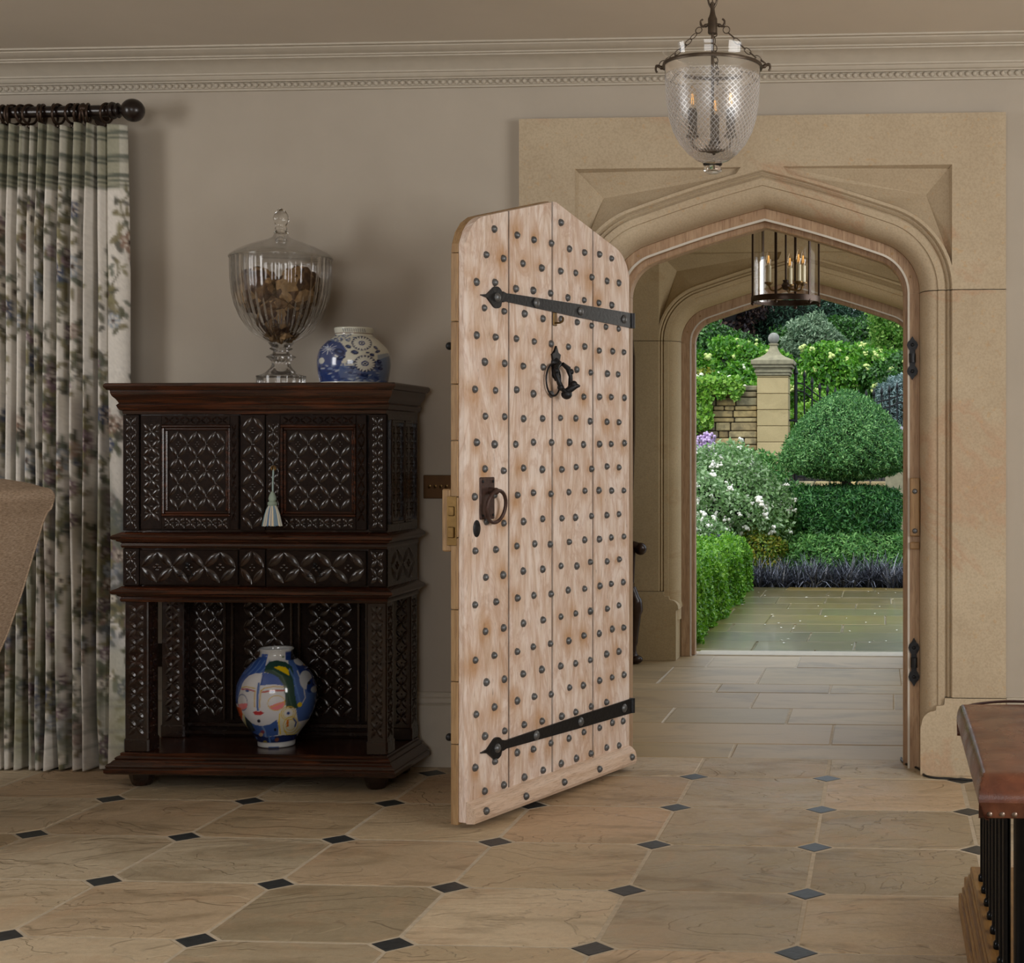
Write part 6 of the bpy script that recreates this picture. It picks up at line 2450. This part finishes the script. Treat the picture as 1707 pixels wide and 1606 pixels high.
build(b, 'ball', plain('grey stone ball', '#8b8a82', .9, var=.2, scale=15, bump=.4), gp, smooth=60)

# ---- coursed rubble wall
kw = K('rubble walling stone')
_c = kw.ramp(kw.rnd(), [(0, '#9a8458'), (.2, '#b8a06c'), (.4, '#a29774'), (.6, '#c9b078'), (.8, '#ac935c'), (1, '#96896c')])
_n = kw.noise(kw.objr(), 9, 5)
RUB = kw.out(kw.bsdf(kw.mix(kw.ramp(_n, [(.35, .6), (.6, 0.0)]), _c, '#4c4535'), .9, kw.bump(_n, .7, .02)))
gw = struct('wall_garden', 'coursed rubble garden wall with a flat coping, left of the gate pillar', 'wall', (-3, 22.3, .7))
b = MB().box(-5.2, -1.835, 22.16, 22.5, .4, 2.08)
build(b, 'wall_core', plain('brown wall joints', '#5b5140', .95), gw, smooth=None)
q = random.Random(12)
z = .62
while z < 2.09:
    h = q.choice([.07, .085, .10, .125])
    h = min(h, 2.10 - z)
    x = -1.838
    while x > -3.4:
        L = q.uniform(.14, .42)
        d = q.uniform(0, .03)
        mb = MB().box(-L / 2 + .008, L / 2 - .008, 0, .12, .006, h - .005, .012)
        inst(mb.mesh('walling_stone', RUB, (0, 0, 0), None), 'walling_stone', gw, (x - L / 2 + 3, 22.11 - d - 22.3, z - .7))
        x -= L
    z += h
for i in range(5):
    x0 = -1.83 - .62 * (i + 1)
    mb = MB().box(-.305, .305, -.2, .25, 0, .075, .015)
    inst(mb.mesh('coping_stone', OLDST, (0, 0, 0), None), 'coping_stone', gw, (x0 + .31 + 3, 0, 2.105 - .7))
iv = empty('ivy', 'bright green ivy climbing over the left part of the rubble wall', 'ivy', (-2.6, 22.0, .7))
pp_, nn_ = [], []
for _ in range(15000):
    x = q.uniform(-3.4, -2.05)
    z = q.uniform(1.25, 2.28)
    lim = 1.25 + .5 * max(0, (x + 2.75)) + .12 * math.sin(x * 11) + .1 * math.sin(x * 23 + 1)
    if z < lim or (x > -2.62 + .14 * math.sin(z * 12) and z < 2.05 + .06 * math.sin(x * 30) and (z < 1.55 or x > -2.5 or q.random() < .35)):
        continue
    pp_.append((x, 22.05 - q.uniform(0, .12), z))
    nn_.append((q.gauss(0, .3), -1, .4))
leaves('foliage', IVYL, iv, np.array(pp_), np.array(nn_), .062, .8, .6)
b = MB()
for k in range(7):
    x = -3.5 + .12 * k
    b.tube([(x, 22.07, .7), (x + .1, 22.06, 1.3), (x + .04, 22.06, 1.9)], .012, 6)
build(b, 'ivy_stems', BARK, iv, smooth=60, kind='stuff')

# ---- wrought iron gate: bars swoop down from the pillar and rise again
GIR = plain('black painted gate iron', '#131517', .5, .4, var=.2)
gt = empty('iron_gate', 'black wrought iron garden gate with spear headed bars beside the gate pillar', 'gate', (-.6, 22.2, .72))


def gtop(x):
    return float(np.interp(x, [-1.30, -1.16, -1.05, -.94, -.83, -.6, -.25, .05, .26], [2.42, 2.387, 2.29, 2.206, 2.163, 2.115, 2.10, 2.163, 2.24]))


def bar_part(x, top, r=.013, head=True):
    b = MB()
    b.tube([(x, 22.2, .80), (x, 22.2, top - .10)], r, 6)
    if head:
        b.lathe([(.008, -.13), (.020, -.12), (.020, -.105), (.010, -.10), (.016, -.085), (.026, -.06), (.018, -.03), (0, .03)], 8, (x, 22.2, top))
    build(b, 'gate_bar', GIR, gt, smooth=40)


b = MB()
b.tube([(-1.285, 22.2, .72), (-1.285, 22.2, 2.36)], .026, 10)
b.lathe([(.026, 2.34), (.04, 2.36), (.03, 2.40), (.02, 2.42), (0, 2.50)], 10, (-1.285, 22.2, 0))
build(b, 'gate_post', GIR, gt, smooth=40)
x = -1.16
while x < 1.6:
    bar_part(x, gtop(x if x < .26 else .26 - (x - .26)))
    x += .112
for off in (.19, .30):
    b = MB()
    pts = [(xx, 22.2, gtop(xx if xx < .26 else .26 - (xx - .26)) - off) for xx in np.linspace(-1.285, 1.6, 50)]
    b.tube(pts, .012, 6)
    build(b, 'gate_rail', GIR, gt, smooth=60)
for z in (.86, 1.35, 1.42):
    b = MB().tube([(-1.285, 22.2, z), (1.6, 22.2, z)], .014, 6)
    build(b, 'gate_rail', GIR, gt, smooth=60)
b = MB()
b.box(-1.40, -1.26, 22.17, 22.23, 1.66, 1.69, .004)
b.box(-1.40, -1.26, 22.17, 22.23, .98, 1.01, .004)
build(b, 'gate_hinge', GIR, gt, smooth=None, kind='stuff')
lw_ = struct('wall_low', 'low rubble kerb wall under the iron gate, behind the topiary', 'wall', (0, 21.9, .5))
for r_ in range(2):
    x = -1.35
    while x < 1.7:
        L = q.uniform(.18, .42)
        mb = MB().box(-L / 2 + .006, L / 2 - .006, -.1, .1, .004, .126, .012)
        inst(mb.mesh('walling_stone', RUB, (0, 0, 0), None), 'walling_stone', lw_, (x + L / 2, q.uniform(-.01, .01), .04 + r_ * .13))
        x += L
sb = empty('stone_ball', 'grey stone ball on a short plinth, right of topiary by the door jamb', 'ball', (.17, 18.0, gh(18.0)))
b = MB().ball((.17, 18.0, 1.415), .105, 22, 14)
build(b, 'ball', plain('grey garden stone', '#85868a', .85, var=.2, scale=15, bump=.4), sb, smooth=60)
b = MB().box(.01, .33, 17.84, 18.16, gh(18.0) - .05, 1.26, .01)
b.lathe([(.12, 1.26), (.13, 1.28), (.08, 1.30), (.06, 1.32)], 16, (.17, 18.0, 0))
build(b, 'plinth', OLDST, sb, smooth=30)

# ---- planted bank behind the gate
def heads(m, count, rad, seed):
    return blooms(m, count, rad, 0, 1.0, True, 'flower_head', 9, seed)


shrub('hydrangea', 'lime flowered hydrangea at the far left of the bank, above the ivy', 'shrub', (-3.45, 25.4, 2.28), (.75, .6, .62), 15000, HYD, .075, .6, .14, .7, extra=heads(PETG, 26, .07, 1))
shrub('hydrangea', 'cream flowered hydrangea rising behind the rubble wall by the pillar', 'shrub', (-2.35, 23.7, 1.95), (.62, .45, .55), 15000, HYD, .075, .6, .14, .7, extra=heads(PETC, 34, .075, 2))
shrub('hydrangea', 'green hydrangea just left of the pillar ball finial', 'shrub', (-2.45, 26.5, 2.62), (.75, .6, .55), 15000, HYD, .075, .6, .14, .7, extra=heads(PETG, 20, .065, 3))
shrub('hydrangea', 'lime flowered hydrangea just right of the pillar cap', 'shrub', (-.95, 25.4, 2.18), (.72, .6, .72), 17000, HYD, .075, .6, .14, .7, extra=heads(PETG, 46, .06, 4))
shrub('hydrangea', 'tall lime flowered hydrangea behind the middle of the gate', 'shrub', (-.35, 26.3, 2.38), (.78, .6, .68), 17000, HYD, .075, .6, .14, .7, extra=heads(PETG, 52, .06, 5))
shrub('hydrangea', 'deep green hydrangea above the dip of the gate, beside the birch', 'shrub', (.25, 25.2, 2.15), (.62, .6, .62), 15000, HYDD, .075, .6, .14, .7, extra=heads(PETG, 30, .06, 6))
shrub('laurel', 'bright low shrub seen between the gate bars next to the pillar', 'shrub', (-.95, 23.4, 1.42), (.55, .45, .62), 12000, IVYL, .07, .55, .14, .7)
shrub('laurel', 'darker low shrub seen between the gate bars beside topiary top', 'shrub', (-.15, 24.2, 1.5), (.55, .45, .50), 12000, HYDD, .07, .55, .14, .7)
shrub('laurel', 'olive green shrub on bank over the coping at far left', 'shrub', (-3.1, 24.0, 2.05), (.6, .45, .42), 12000, GOLD, .065, .55, .14, .7)
shrub('blue_spruce', 'dwarf blue grey spruce behind the gate at the right door jamb', 'shrub', (.22, 23.2, 1.85), (.38, .35, .50), 8000, SPRUCE, .06, .22, .1, .75)
shrub('copper_beech_tree', 'dark purple copper beech top left beyond the bank', 'tree', (-4.1, 31.0, 4.3), (1.55, 1.3, 1.5), 22000, COPP, .10, .6, .16, .7, corem=DARKP)
shrub('conifer_tree', 'dark conifer beyond the bank, next to the copper beech', 'tree', (-2.2, 33.0, 4.1), (1.25, 1.2, 1.5), 24000, CONI, .10, .28, .16, .7)
shrub('conifer_tree', 'broad dark evergreen in middle of the skyline under porch lantern', 'tree', (-.95, 33.5, 3.5), (1.2, 1.2, .92), 24000, CONI, .10, .28, .16, .7)
shrub('conifer_tree', 'dark evergreen at right of the skyline behind the birch', 'tree', (1.15, 34.0, 4.05), (1.5, 1.2, 1.3), 22000, HYDD, .10, .4, .16, .7)
shrub('silver_pear_tree', 'silvery green small tree right behind the ball finial', 'tree', (-1.35, 28.6, 3.25), (.58, .5, .52), 11000, SILV, .075, .35, .14, .65, ck=.6)
shrub('birch_tree', 'light green hanging birch at upper right beside the door jamb', 'tree', (.36, 27.6, 3.35), (.70, .7, 1.15), 14000, BIRCH, .075, .55, .18, .45, ck=.35, droop=.6)
shrub('laurel', 'broad green shrub on upper bank left, under the copper beech', 'shrub', (-3.3, 28.5, 2.9), (1.1, .7, .62), 14000, HYDD, .085, .55, .14, .7)
shrub('laurel', 'broad green shrub on upper bank behind the silvery tree', 'shrub', (-.9, 30.0, 3.2), (1.2, .7, .62), 14000, HYDD, .085, .55, .14, .7)
shrub('ash_tree', 'tall pale leaved tree against the sky at far right', 'tree', (1.1, 36.0, 5.3), (1.5, 1.3, 1.5), 7000, BIRCH, .16, .5, .2, .4, ck=.3)
